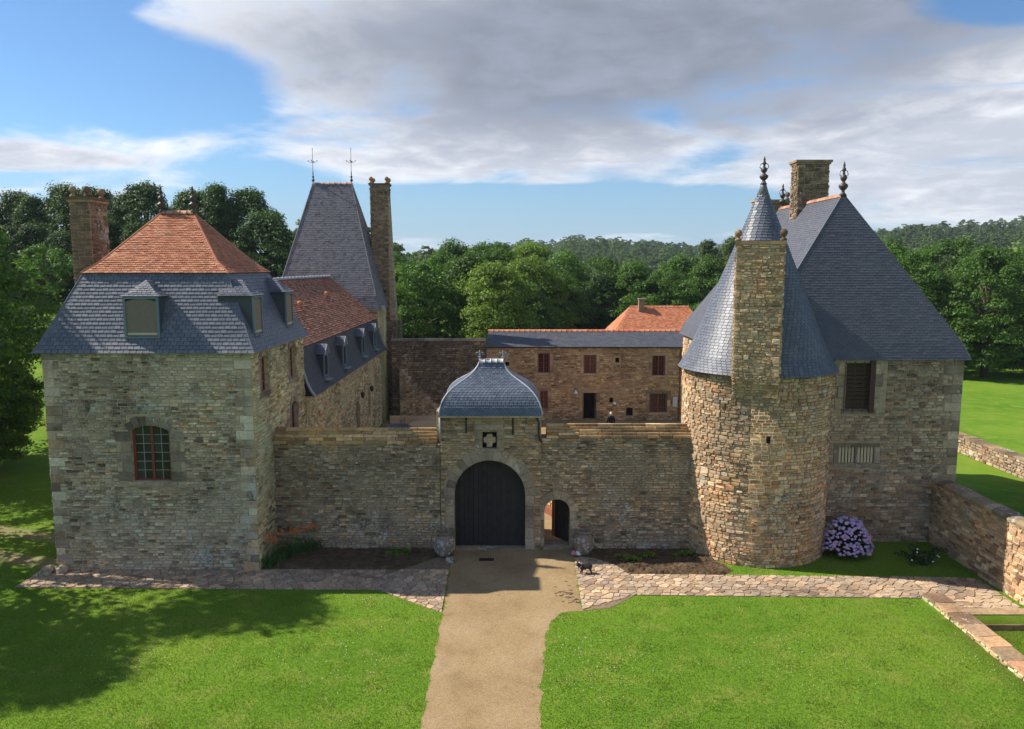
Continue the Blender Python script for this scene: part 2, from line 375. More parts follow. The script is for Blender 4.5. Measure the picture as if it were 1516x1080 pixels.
def ground_mats():
    m, T = newmat('grass_ground'); g = T.n('ShaderNodeNewGeometry'); pos = g.outputs['Position']
    big = T.noise(pos, .10, 5, .6); mid = T.noise(pos, .9, 5, .65); fin = T.noise(T.vmul(pos, (1, .5, 1)), 26, 4, .7)
    c = T.ramp(big, [(.3, (.075, .172, .012)), (.5, (.118, .22, .018)), (.7, (.175, .25, .028))])
    c = T.mix(T.step(mid, .46, .72), c, (.19, .238, .04))
    c = T.mix(.6, c, T.ramp(fin, [(.25, (.5, .55, .4)), (.75, (1.4, 1.35, 1.3))]), 'MULTIPLY')
    # worn earth tracks west of the pavilion
    sp = T.n('ShaderNodeSeparateXYZ'); T.link(pos, sp.inputs[0])
    t = T.m('ADD', sp.outputs[1], T.m('MULTIPLY', sp.outputs[0], .33))
    def band(v, w): return T.m('SUBTRACT', 1., T.step(T.m('ABSOLUTE', T.m('SUBTRACT', t, v)), w * .4, w))
    tr = T.m('MAXIMUM', band(24.1, .75), band(26.6, .75))
    tr = T.m('MULTIPLY', tr, T.m('MULTIPLY', T.step(sp.outputs[0], -17.6, -18.8), T.step(mid, .3, .55)))
    c = T.mix(T.m('MULTIPLY', tr, .8), c, (.27, .20, .125))
    finish(T, c, .95, .1, fin, .6, .05)
    m, T = newmat('gravel'); g = T.n('ShaderNodeNewGeometry'); pos = g.outputs['Position']
    big = T.noise(pos, .55, 6, .6); st = T.vor(pos, 34, 'F1', 1); hs = T.n('ShaderNodeSeparateColor'); T.link(st, hs.inputs[0])
    c = T.ramp(big, [(.3, (.22, .152, .074)), (.5, (.295, .208, .108)), (.72, (.35, .258, .146))])
    c = T.mix(.5, c, T.ramp(hs.outputs[0], [(0, (.55, .55, .55)), (.5, (1, 1, 1)), (1, (1.4, 1.38, 1.35))]), 'MULTIPLY')
    dk = T.step(T.noise(pos, 1.1, 6, .7), .54, .72); c = T.mix(T.m('MULTIPLY', dk, .6), c, (.20, .145, .085))
    finish(T, c, .95, .15, T.vor(pos, 34), .5, .02)
    m, T = newmat('soil'); g = T.n('ShaderNodeNewGeometry'); pos = g.outputs['Position']
    n1 = T.noise(pos, 3, 6, .7); c = T.ramp(n1, [(.3, (.07, .046, .028)), (.55, (.135, .09, .055)), (.75, (.23, .16, .10))])
    finish(T, c, 1., .05, T.noise(pos, 9, 6, .75), 1., .12)
    m, T = newmat('joint_sand'); g = T.n('ShaderNodeNewGeometry'); pos = g.outputs['Position']
    n1 = T.noise(pos, 6, 5, .7); finish(T, T.ramp(n1, [(.3, (.13, .095, .06)), (.7, (.27, .20, .135))]), 1., .05, n1, .6, .03)
ground_mats()


# ------------------------------------------------------------------ pieces (stones, slates, tiles)
def stone_variant(irr, inset, rng, nseg=8):
    base = [(-.5, -.5), (0, -.5), (.5, -.5), (.5, 0), (.5, .5), (0, .5), (-.5, .5), (-.5, 0)]
    ring = []
    for i, (x, z) in enumerate(base):
        corner = i % 2 == 0; pull = irr * (rng.random() * .5 + (.3 if corner else 0))
        ring.append((x * (1 - pull * (.55 if corner else .9)), z * (1 - pull)))
    v = [(x, 0, z) for x, z in ring]
    v += [(x * (1 - inset) - inset * 0, 1 - .35 * rng.random(), z * (1 - inset * 1.6)) for x, z in ring]
    f = [(i, (i + 1) % 8, 8 + (i + 1) % 8, 8 + i) for i in range(8)] + [tuple(range(8, 16))]
    f = [t[::-1] for t in f]
    return np.array(v, float), f
_r = random.Random(3)
VAR = {('rubble', i): stone_variant(.28, .07, _r) for i in range(9)}
VAR.update({('block', i): stone_variant(.03, .03, _r) for i in range(4)})
_sl = lambda w, t: (np.array([(-.5 * w, 0, 0), (.5 * w, 0, 0), (-.5 * w, 0, t), (.5 * w, 0, t), (-.5 * w, 1, .002), (.5 * w, 1, .002)]), [(2, 3, 5, 4), (0, 1, 3, 2), (0, 2, 4), (1, 5, 3)])
VAR[('slate', 0)] = _sl(.915, .024); VAR[('slate', 1)] = _sl(.91, .027); VAR[('slate', 2)] = _sl(.92, .022)
VAR[('fine', 0)] = _sl(.955, .013); VAR[('fine', 1)] = _sl(.95, .016); VAR[('fine', 2)] = _sl(.96, .011)
VAR[('tile', 0)] = _sl(.93, .026); VAR[('tile', 1)] = _sl(.94, .036); VAR[('tile', 2)] = _sl(.92, .030)
_sv = [(-.485, .32), (-.40, .12), (-.2, .0), (.2, .0), (.40, .12), (.485, .32), (.485, 1), (-.485, 1)]
VAR[('scale', 0)] = (np.array([(x, y, .016 * (1 - y) + .002) for x, y in _sv] + [(x, y, 0) for x, y in _sv[:6]]),
                     [tuple(range(8))] + [(8 + i, 9 + i, i + 1, i) for i in range(5)])
VAR_ME = {}
def var_mesh(key, mat):
    k = (key, mat.name)
    if k not in VAR_ME:
        v, f = VAR[key]; me = bpy.data.meshes.new(key[0]); me.from_pydata([tuple(x) for x in v], [], f); me.materials.append(mat); VAR_ME[k] = me
    return VAR_ME[k]

class Pieces:
    """stones, slates or tiles of one part: the largest ones in view become objects, the rest one joined part"""
    def __init__(s, part, name, rest, mat, K=300, minpx=9.):
        s.part, s.name, s.rest, s.mat, s.K, s.minpx = part, name, rest, MATS[mat], K, minpx
        s.it = []; s.uv = []; s.uf = []
    def add(s, key, O, X, Y, Z):
        M = np.eye(4); M[:3, 0] = X; M[:3, 1] = Y; M[:3, 2] = Z; M[:3, 3] = O; s.it.append((key, M))
    def raw(s, vs, fs):
        b = len(s.uv); s.uv += [tuple(v) for v in vs]; s.uf += [tuple(i + b for i in f) for f in fs]
    def done(s):
        sc = []
        for i, (k, M) in enumerate(s.it):
            d = np.array(CAM) - M[:3, 3]; dist = np.linalg.norm(d); nrm = M[:3, 1] if k[0] in ('rubble', 'block') else M[:3, 2]
            nrm = nrm / np.linalg.norm(nrm); cosf = float(nrm @ d) / dist
            if cosf < .12: continue
            view = -d / dist; ext = [np.linalg.norm(M[:3, a] - (M[:3, a] @ view) * view) for a in ((0, 2) if k[0] in ('rubble', 'block') else (0, 1))]
            px = max(ext) / dist * 1150; u = abs(M[0, 3] / max(M[1, 3], 1)) < .68
            if px >= s.minpx and min(ext) / dist * 1150 > 2.5 and u: sc.append((ext[0] * ext[1] / dist ** 2, i))
        sc.sort(reverse=True); pick = {i for _, i in sc[:s.K]}
        for i in sorted(pick):
            k, M = s.it[i]; o = bpy.data.objects.new(s.name, var_mesh(k, s.mat)); COL.objects.link(o); o.parent = s.part; o.matrix_basis = Matrix(M.tolist())
        V, F = list(s.uv), list(s.uf)
        by = {}
        for i, (k, M) in enumerate(s.it):
            if i not in pick: by.setdefault(k, []).append(M)
        for k, Ms in by.items():
            v, f = VAR[k]; Ms = np.array(Ms); W = np.einsum('nij,vj->nvi', Ms[:, :3, :3], v) + Ms[:, None, :3, 3]
            b = len(V); nv = len(v); V += [tuple(x) for x in W.reshape(-1, 3)]
            for j in range(len(Ms)): o = b + j * nv; F += [tuple(o + t for t in q) for q in f]
        if V:
            me = bpy.data.meshes.new(s.rest); me.from_pydata(V, [], F); me.materials.append(s.mat)
            o = link_mesh(s.rest, me, s.part); o['kind'] = 'stuff'

def rubble(P, mp, L, z0, z1, ex=(), rh=(.10, .20), wl=(.20, .55), depth=(.015, .05), edge=0., kind='rubble'):
    """lay rubble courses; mp(s, z) -> position, tangent, normal. ex: list of (s0,s1,z0,z1) or functions of z"""
    z = z0; rg = random.Random(int(L * 977 + z1 * 131)); up = np.array((0, 0, 1.))
    while z < z1 - .05:
        h = min(rg.uniform(*rh), z1 - z)
        if z1 - z - h < .06: h = z1 - z
        cuts = []
        for e in ex:
            if callable(e): q = e(z, z + h)
            else: q = (e[0], e[1]) if z + h > e[2] + .01 and z < e[3] - .01 else None
            if q: cuts.append(q)
        cuts.sort(); spans = []; a = edge
        for c0, c1 in cuts:
            if c0 > a: spans.append((a, min(c0, L - edge)))
            a = max(a, c1)
        if a < L - edge: spans.append((a, L - edge))
        for a, b in spans:
            s = a
            while s < b - .03:
                w = rg.uniform(*wl) * (.7 + .5 * (h - rh[0]) / (rh[1] - rh[0] + 1e-6))
                if b - s - w < wl[0] * .6: w = b - s
                p, t, n = mp(s + w / 2, z + h / 2)
                tl = rg.uniform(-.05, .05)
                t2 = t * math.cos(tl) + up * math.sin(tl); u2 = up * math.cos(tl) - t * math.sin(tl)
                q = rg.random(); hh = (h - .010) * rg.uniform(.86, 1.0); dp = rg.uniform(*depth) * 1.45; vk = rg.randrange(9)
                if q < .09 and z + h * 1.7 < z1 and z - h * .4 > z0 and not ex: hh *= 1.65; dp += .012
                elif q < .09: hh *= 1.0; dp += .01
                if q > .90 and h > rh[0] * 1.15:
                    for sg in (-1, 1): P.add((kind, (vk + sg) % 9), p + up * sg * h * .25, t2 * (w - .012), n * dp * rg.uniform(.7, 1.1), u2 * (h * .5 - .010))
                else: P.add((kind, vk), p + up * rg.uniform(-.008, .008), t2 * (w - .014), n * dp, u2 * hh)
                s += w
        z += h

def flat_map(fr):
    O, T, N = (np.array(x) for x in (fr.O, fr.T, fr.N))
    return lambda s, z: (O + T * s + np.array((0, 0, z)), T, N)

def arc_pts(o, n=14):
    s0, s1, zt, rise = o['s0'], o['s1'], o['z1'], o.get('rise', 0)
    if not rise: return [(s0, zt), (s1, zt)]
    hw = (s1 - s0) / 2; r = (hw * hw + rise * rise) / (2 * rise); cz = zt - r; a = math.asin(min(1, hw / r)) if rise <= hw else math.pi / 2
    return [((s0 + s1) / 2 + r * math.sin(t), cz + r * math.cos(t)) for t in [(-a + 2 * a * i / n) for i in range(n + 1)]]

def wall_face(mb, fr, L, zb, zt, ops=()):
    """wall surface with recessed openings cut into it"""
    ss = sorted({0, L, *[o['s0'] for o in ops], *[o['s1'] for o in ops]}); zs = sorted({zb, zt, *[o['z0'] for o in ops], *[o['z1'] for o in ops]})
    for a, b in zip(ss, ss[1:]):
        for c, d in zip(zs, zs[1:]):
            if any(o['s0'] <= (a + b) / 2 <= o['s1'] and o['z0'] <= (c + d) / 2 <= o['z1'] for o in ops): continue
            mb.quad(fr.p(a, 0, c), fr.p(b, 0, c), fr.p(b, 0, d), fr.p(a, 0, d))
    for o in ops:
        A = arc_pts(o); D = -o.get('depth', .3); z0 = o['z0']
        if o.get('rise'):
            for (p, q), (p2, q2) in zip(A, A[1:]): mb.quad(fr.p(p, 0, q), fr.p(p2, 0, q2), fr.p(p2, 0, o['z1']), fr.p(p, 0, o['z1']))
        loop = [(o['s0'], z0)] + A + [(o['s1'], z0)]
        for (p, q), (p2, q2) in zip(loop, loop[1:] + loop[:1]):
            mb.quad(fr.p(p, 0, q), fr.p(p2, 0, q2), fr.p(p2, D, q2), fr.p(p, D, q))
        if not o.get('through'):
            mb.add([fr.p(p, D, q) for p, q in loop], [tuple(range(len(loop)))])

def voussoirs(part, fr, cs, cz, r0, r1, n, mat, a0=0., a1=math.pi, n0=-.02, n1=.05, name='voussoir'):
    for i in range(n):
        t0 = a0 + (a1 - a0) * i / n + .006 / r0; t1 = a0 + (a1 - a0) * (i + 1) / n - .006 / r0; rr = r1 * (1 + random.uniform(-.02, .05)); d = n1 + random.uniform(-.012, .012)
        sub = 3; pts = [(r0, t0 + (t1 - t0) * k / sub) for k in range(sub + 1)] + [(rr, t1 - (t1 - t0) * k / sub) for k in range(sub + 1)]
        q = [(cs - r * math.cos(t), cz + r * math.sin(t)) for r, t in pts]
        MB().prism([fr.p(a, n0, z) for a, z in q], [fr.p(a, d, z) for a, z in q]).build(name, MATS[mat], part)

def blocks(part, fr, lst, mat, name='dressed_stone', n0=-.02, n1=.045):
    for s0, s1, z0, z1 in lst:
        g = .006; d = n1 + random.uniform(-.012, .012); c = .018
        b = [fr.p(a, n0, z) for a, z in ((s0 + g, z0 + g), (s1 - g, z0 + g), (s1 - g, z1 - g), (s0 + g, z1 - g))]
        e = [fr.p(a, d - c, z) for a, z in ((s0 + g, z0 + g), (s1 - g, z0 + g), (s1 - g, z1 - g), (s0 + g, z1 - g))]
        t = [fr.p(a, d, z) for a, z in ((s0 + g + c, z0 + g + c), (s1 - g - c, z0 + g + c), (s1 - g - c, z1 - g - c), (s0 + g + c, z1 - g - c))]
        m = MB(); m.add(b + e + t, [(3, 2, 1, 0), (8, 9, 10, 11)] + [(i, (i + 1) % 4, 4 + (i + 1) % 4, 4 + i) for i in range(4)] + [(4 + i, 4 + (i + 1) % 4, 8 + (i + 1) % 4, 8 + i) for i in range(4)])
        m.build(name, MATS[mat], part)

def quoins(part, fr, L, z0, z1, mat, left=True, right=True, h=.36, wide=.62, nar=.36):
    ex = []; z = z0; i = 0; out = []
    while z < z1 - .1:
        hh = min(h * random.uniform(.85, 1.15), z1 - z)
        if z1 - z - hh < .15: hh = z1 - z
        for side in ((0,) if left else ()) + ((1,) if right else ()):
            w = (wide if (i + side) % 2 else nar) * random.uniform(.85, 1.15)
            q = (0, w, z, z + hh) if side == 0 else (L - w, L, z, z + hh)
            ex.append(q); out.append(q)
        z += hh; i += 1
    blocks(part, fr, out, mat, 'quoin_stone', 0., .03)
    return ex

def jambs(s0, s1, z0, z1, wide=.38, nar=.22, n=4):
    """alternating dressed blocks beside an opening"""
    out = []
    for i in range(n):
        a = z0 + (z1 - z0) * i / n; b = z0 + (z1 - z0) * (i + 1) / n; w = wide if i % 2 == 0 else nar
        out += [(s0 - w, s0, a, b), (s1, s1 + w, a, b)]
    return out

def window(root, fr, s0, s1, z0, z1, depth=.25, cols=2, rows=4, leaves=2, paint='maroon_paint', split=True, glass='glass', sill='granite', bar='muntin', name='window', th=.055, sash=.05):
    """casement at the back of the reveal: frame + glazing bars + panes + sill"""
    d = -depth + .015; m = MB()
    m.fbox(fr, s0, s0 + th, d, d + .07, z0, z1).fbox(fr, s1 - th, s1, d, d + .07, z0, z1)
    m.fbox(fr, s0 + th, s1 - th, d, d + .068, z0, z0 + th).fbox(fr, s0 + th, s1 - th, d, d + .068, z1 - th, z1)
    a, b = s0 + th, s1 - th; W = (b - a) / leaves
    for i in range(leaves):
        x0, x1 = a + W * i, a + W * (i + 1); q = sash
        m.fbox(fr, x0 + .002, x0 + q, d + .005, d + .08, z0 + th, z1 - th).fbox(fr, x1 - q, x1 - .002, d + .005, d + .08, z0 + th, z1 - th)
    o = m.build(name, MATS[paint], root)
    g = MB()
    for i in range(leaves):
        x0, x1 = a + W * i + sash, a + W * (i + 1) - sash; cw = (x1 - x0) / cols; rhh = (z1 - z0 - 2 * th) / rows
        for c in range(1, cols): g.fbox(fr, x0 + cw * c - .010, x0 + cw * c + .010, d + .02, d + .055, z0 + th, z1 - th)
        for r_ in range(1, rows): g.fbox(fr, x0, x1, d + .021, d + .053, z0 + th + rhh * r_ - .010, z0 + th + rhh * r_ + .010)
        if split:
            for c in range(cols):
                for r_ in range(rows):
                    p = MB(); tl = random.uniform(-.004, .004)
                    q = [fr.p(x0 + cw * c, d + .03 + tl, z0 + th + rhh * r_), fr.p(x0 + cw * (c + 1), d + .03 - tl, z0 + th + rhh * r_), fr.p(x0 + cw * (c + 1), d + .03 - tl, z0 + th + rhh * (r_ + 1)), fr.p(x0 + cw * c, d + .03 + tl, z0 + th + rhh * (r_ + 1))]
                    p.prism([v - fr.N * .006 for v in q], q); p.build('pane', MATS[glass], o)
        else:
            MB().fbox(fr, x0, x1, d + .022, d + .03, z0 + th, z1 - th).build('pane', MATS[glass], o)
    if g.v: g.build('glazing_bar', MATS[bar], o)
    if sill: MB().fbox(fr, s0 - .12, s1 + .12, -depth + .02, .07, z0 - .16, z0 - .004).build('sill', MATS[sill], o)
    return o

# --- roof slopes
def slope(P, BL, BR, TL, TR, w, exp, key='slate', nvar=3, rng=random.Random(11), joint=0):
    BL, BR, TL, TR = (np.array(x, float) for x in (BL, BR, TL, TR))
    U = BR - BL; U /= np.linalg.norm(U); Vm = (TL + TR) / 2 - (BL + BR) / 2; Vm = Vm - (Vm @ U) * U; H = np.linalg.norm(Vm); V = Vm / H
    N = np.cross(U, V); n = max(1, round(H / exp)); e = H / n
    lb, lt = (TL - BL) @ U, (TR - BL) @ U; rb = (BR - BL) @ U
    ed = lambda t: (lb * t, rb + (lt - rb) * t)
    for i in range(n):
        t0 = i / n; t1 = (i + 1) / n; L0, R0 = ed(t0); L1, R1 = ed(t1)
        s = math.floor(min(L0, L1) / w) * w + ((i + joint) % 2) * w * .5 - w
        while s < max(R0, R1):
            a, b = s, s + w; s = b
            base = BL + V * e * i
            if a >= max(L0, L1) - 1e-4 and b <= min(R0, R1) + 1e-4:
                P.add((key, rng.randrange(nvar) if key != 'scale' else 0), base + U * (a + b) / 2 + N * .004 - V * .004 * rng.random(), U * w, V * e * 1.18, N * rng.uniform(.95, 1.12))
            else:
                q = [(max(a, L0), 0), (min(b, R0), 0), (min(b, R1), 1), (max(a, L1), 1)]
                if q[1][0] - q[0][0] < .01 and q[2][0] - q[3][0] < .01: continue
                q[1] = (max(q[1][0], q[0][0]), 0); q[2] = (max(q[2][0], q[3][0]), 1)
                vs = [base + U * x + V * e * y * 1.1 + N * (.020 - .015 * y) for x, y in q] + [base + U * x + N * .002 for x, y in q[:2]]
                P.raw(vs, [(0, 1, 2, 3), (4, 5, 1, 0)])

def ridge_tiles(part, a, b, mat, r=.13, step=.36, name='ridge_tile', lift=0.):
    a, b = Vector(a), Vector(b); L = (b - a).length; n = max(1, round(L / step)); d = (b - a).normalized(); sd_ = d.cross(Vector((0, 0, 1))).normalized(); up = sd_.cross(d)
    me = None
    v = []; f = []; k = 6
    for j, (x, rr) in enumerate(((0, 1.0), (.9, .96), (.9, 1.12), (1.0, 1.12))):
        for i in range(k + 1):
            t = math.pi * i / k; v.append((x, math.cos(t) * rr, math.sin(t) * rr))
    for j in range(3):
        for i in range(k): q = j * (k + 1) + i; f.append((q, q + 1, q + k + 2, q + k + 1))
    me = bpy.data.meshes.new(name); me.from_pydata(v, [], f); me.materials.append(MATS[mat]); me.shade_smooth()
    for i in range(n):
        o = bpy.data.objects.new(name, me); COL.objects.link(o); o.parent = part
        M = Matrix.Identity(4); M.col[0] = (*(d * L / n), 0); M.col[1] = (*(sd_ * r), 0); M.col[2] = (*(up * r), 0); M.col[3] = (*(a + d * L * i / n + up * (lift - r * .25)), 1)
        o.matrix_basis = M

def hips(part, lines, mat, r=.06):
    for a, b in lines: MB().tube([a, b], [r, r], 6).build('hip', MATS[mat], part)

def rect_ring(x0, x1, y0, y1, z): return [Vector((x0, y0, z)), Vector((x1, y0, z)), Vector((x1, y1, z)), Vector((x0, y1, z))]

def roof_shell(mb, rings):
    """closed under-surface of a hipped roof from stacked rings"""
    n = len(rings[0]); b = len(mb.v); vs = [p for r_ in rings for p in r_]
    fs = [tuple(range(n))[::-1], tuple((len(rings) - 1) * n + i for i in range(n))]
    for j in range(len(rings) - 1): fs += [(j * n + i, j * n + (i + 1) % n, (j + 1) * n + (i + 1) % n, (j + 1) * n + i) for i in range(n)]
    mb.add(vs, fs)

def chimney_balls(root, pts, mat, s=1.):
    me = None
    for i, (x, y, z) in enumerate(pts):
        if me is None:
            m = MB().lathe(0, 0, 0, [(.14, 0), (.14, .08), (.08, .12), (.07, .17), (.13, .22), (.165, .30), (.16, .38), (.11, .46), (.03, .50)], 10)
            o = m.build('ball_finial', MATS[mat], root, True); me = o.data
        else: o = link_mesh('ball_finial', me, root)
        if root.type == 'EMPTY': o.matrix_parent_inverse = Matrix.Translation(root.location).inverted()
        o.matrix_basis = Matrix.Translation((x, y, z)) @ Matrix.Scale(s, 4)

def finial(root, x, y, z, h, mat, cross=False, name='finial'):
    k = h
    prof = [(.10, 0), (.13, .03), (.06, .10), (.055, .16), (.11, .20), (.16, .27), (.15, .33), (.07, .38), (.05, .42), (.09, .46), (.12, .52), (.10, .58), (.045, .63), (.035, .70), (.07, .74), (.065, .79), (.03, .84), (.045, .88), (.03, .94), (.008, 1.)]
    if cross: prof = [(a * .75, b * .38) for a, b in prof[:-1]] + [(.018, .40), (.016, .97), (.035, .98), (.03, 1.)]
    o = MB().lathe(x, y, z, [(a * (1. if cross else min(1.25, h)), b * k) for a, b in prof], 12).build(name, MATS[mat], root, True)
    if cross:
        m = MB()
        for dx, dy in ((1, 0), (-1, 0), (0, 1), (0, -1)):
            m.tube([(x, y, z + k * .62), (x + dx * .2, y + dy * .2, z + k * .60), (x + dx * .34, y + dy * .34, z + k * .66)], [.018, .018, .012], 6)
            m.lathe(x + dx * .35, y + dy * .35, z + k * .63, [(.01, 0), (.045, .03), (.045, .06), (.01, .09)], 6)
        m.build('cross_arm', MATS['iron'], o)
    else:
        m = MB()
        for sx in (-1, 1): m.tube([(x + sx * .10, y, z + k * .55), (x + sx * .19, y, z + k * .62), (x + sx * .15, y, z + k * .72), (x + sx * .05, y, z + k * .76)], .018, 5)
        m.build('handle', MATS[mat], o)
    return o

def chimney(root, x0, x1, y0, y1, z0, z1, stone='stone_chimney', mortar='mortar_chimney', cap=True, balls=0, flare=0., quo=None, K=120):
    part = MB().prism([(x0, y0, z0), (x1 + flare, y0, z0), (x1 + flare, y1, z0), (x0, y1, z0)], [(x0, y0, z1), (x1, y0, z1), (x1, y1, z1), (x0, y1, z1)]).build('chimney', MATS[mortar], root)
    P = Pieces(part, 'stone', 'small_stones', stone, K)
    rubble(P, flat_map(Fr((x0, y0, 0), (1, 0, 0), (0, -1, 0))), x1 - x0, z0, z1)
    rubble(P, flat_map(Fr((x1, y0, 0), (flare and .001 or 0, 1, 0), (1, 0, 0))), y1 - y0, z0, z1)
    rubble(P, flat_map(Fr((x0, y1, 0), (0, -1, 0), (-1, 0, 0))), y1 - y0, z0, z1)
    P.done()
    if cap:
        c = MB().box(x0 - .07, x1 + .07, y0 - .07, y1 + .07, z1, z1 + .09).build('cornice', MATS['granite_warm'], part)
        MB().box(x0 - .13, x1 + .13, y0 - .13, y1 + .13, z1 + .092, z1 + .20).build('cornice', MATS['stone_chimney'], part)
    return part

# ================================================================== SETTING
def sstep(a, b, x):
    t = np.clip((np.asarray(x, float) - a) / (b - a), 0, 1); return t * t * (3 - 2 * t)
_az = np.array([-1.2, -.7, -.146, -.05, .08, .21, .30, .47, .60, .66, 1.2]); _sl_ = np.array([.012, .012, .012, .020, .030, .022, .022, .044, .047, .049, .03])
def terrain(X, Y):
    X = np.asarray(X, float); Y = np.asarray(Y, float)
    z = 9.2 * sstep(34, 92, Y) * sstep(-20, -33, X) + 6 * sstep(90, 200, Y) * sstep(-24, -60, X)
    ds = np.hypot(X, Y); az = np.arctan2(X, np.maximum(Y, 1)); cr = np.interp(az, _az, _sl_)
    z = z * (1 - sstep(250, 500, ds)) + cr * 950 * sstep(230, 900, ds) - 3 * sstep(110, 230, ds) * (1 - sstep(300, 600, ds))
    z = z + 2.5 * np.sin(X * .011 + 1) * np.cos(Y * .009) * sstep(160, 400, ds)
    dip = (X > 15.58) & (X < 18.02) & (Y < 25.28)
    return np.where(dip, -.36, z)

def make_ground():
    xs = sorted({*np.arange(-70, 71, 3.5), *np.arange(-320, -70, 20), *np.arange(72, 321, 20), *np.arange(-2400, -320, 90), *np.arange(330, 2401, 90), 15.56, 15.6, 18.0, 18.04})
    ys = sorted({*np.arange(-60, 130, 3.5), *np.arange(130, 320, 15), *np.arange(320, 2600, 70), 25.26, 25.3})
    X, Y = np.meshgrid(xs, ys); Z = terrain(X, Y); nx, ny = len(xs), len(ys)
    V = np.stack([X.ravel(), Y.ravel(), Z.ravel()], 1); i = np.arange(nx * ny).reshape(ny, nx)
    F = np.stack([i[:-1, :-1].ravel(), i[:-1, 1:].ravel(), i[1:, 1:].ravel(), i[1:, :-1].ravel()], 1)
    o = link_mesh('ground', np_mesh('ground', V, F, 4, MATS['grass_ground'])); o['kind'] = 'structure'; o['label'] = 'green mown lawn and meadow rising to wooded hills'; return o
GROUND = make_ground()

def sheet(name, pts, z, mat, label, kind='structure'):
    m = MB().add([(x, y, z) for x, y in pts], [tuple(range(len(pts)))]); o = m.build(name, MATS[mat], None, recalc=False); tag(o, label, None, None, kind); return o
DRIVE = [(-2.05, 10), (.2, 10), (.72, 18.9), (1.02, 23.3), (1.30, 25.2), (1.75, 25.85), (2.47, 25.96), (2.56, 31.0), (2.7, 31.9), (-2.5, 31.9), (-2.5, 31), (-2.42, 25.8), (-2.38, 18.9)]
def ragged(pts, amp, step=.16, seed=3):
    rg = random.Random(seed); out = []
    for (xa, ya), (xb, yb) in zip(pts, pts[1:] + pts[:1]):
        L = math.hypot(xb - xa, yb - ya); n = max(1, int(L / step)); nx, ny = (yb - ya) / L, -(xb - xa) / L
        for i in range(n): t = i / n; d = rg.gauss(0, amp) + amp * math.sin(i * .7 + xa); out.append((xa + (xb - xa) * t + nx * d, ya + (yb - ya) * t + ny * d))
    return out
DRIVE = ragged(DRIVE, .03)
sheet('driveway', DRIVE, .006, 'gravel', 'sandy gravel driveway running up to the gate')
sheet('courtyard', [(-9.9, 32.9), (9.0, 32.9), (9.0, 45), (13.2, 45), (13.2, 59.9), (-9.9, 59.9)], .006, 'gravel', 'gravel courtyard floor behind the gate wall')
LEFTBED = [(-10.0, 29.75), (-4.45, 29.7), (-3.9, 30.2), (-3.05, 31.1), (-2.55, 31.25), (-2.55, 31.9), (-10.0, 31.95)]
RIGHTBED = [(2.75, 31.15), (3.5, 30.85), (4.2, 30.1), (4.6, 29.25), (8.3, 29.15), (8.8, 29.6), (8.2, 31.0), (7.4, 31.9), (2.75, 31.9)]
def soil_bed(pts, label, seed):
    cx = sum(p[0] for p in pts) / len(pts); cy = sum(p[1] for p in pts) / len(pts)
    bm = bmesh.new(); vs = [bm.verts.new((x, y, .008)) for x, y in pts]; bm.faces.new(vs)
    bmesh.ops.triangulate(bm, faces=bm.faces); 
    for _ in range(5):
        bmesh.ops.subdivide_edges(bm, edges=[e for e in bm.edges if e.calc_length() > .22], cuts=1, use_grid_fill=False)
        bmesh.ops.triangulate(bm, faces=bm.faces)
    rg = random.Random(seed)
    for v in bm.verts:
        if not v.is_boundary: v.co.z = .012 + max(0, .05 + .05 * math.sin(v.co.x * 3.1 + seed) * math.cos(v.co.y * 4.3) + rg.uniform(-.03, .05))
    me = bpy.data.meshes.new('soil_bed'); bm.to_mesh(me); bm.free(); me.materials.append(MATS['soil'])
    return tag(link_mesh('soil_bed', me), label, None, None, 'structure')
soil_bed(LEFTBED, 'dark shaded soil bed along the gate wall beside the daylilies', 1)
soil_bed(RIGHTBED, 'brown dug soil bed at the foot of the round tower', 2)

# --- crazy paving
def clip(poly, a, b, c):
    out = []
    for i in range(len(poly)):
        p, q = poly[i], poly[(i + 1) % len(poly)]; dp = a * p[0] + b * p[1] - c; dq = a * q[0] + b * q[1] - c
        if dp <= 0: out.append(p)
        if dp * dq < 0: t = dp / (dp - dq); out.append((p[0] + t * (q[0] - p[0]), p[1] + t * (q[1] - p[1])))
    return out
def area(p): return sum(p[i][0] * p[(i + 1) % len(p)][1] - p[(i + 1) % len(p)][0] * p[i][1] for i in range(len(p))) / 2
PAVE = {'left': ([[(-18.7, 27.95), (-5.0, 27.72), (-5.0, 29.66), (-18.7, 29.66)], [(-5.0, 27.72), (-4.2, 27.1), (-2.46, 25.82), (-2.53, 31.1), (-3.0, 31.05), (-3.9, 30.15), (-4.45, 29.66), (-5.0, 29.66)]],
                 'crazy paved flagstone path in front of the corner pavilion'),
        'right': ([[(2.57, 31.0), (2.48, 25.97), (3.5, 26.2), (4.45, 27.2), (4.62, 27.3), (4.62, 29.2), (4.2, 30.05), (3.5, 30.8), (2.75, 31.05)], [(4.62, 27.25), (15.3, 26.98), (15.3, 28.95), (4.62, 29.2)], [(15.3, 26.98), (15.3, 26.2), (18.0, 26.1), (18.0, 28.8), (15.3, 28.95)]],
                  'crazy paved flagstone path below the round tower and manor')}
FLAGS = []
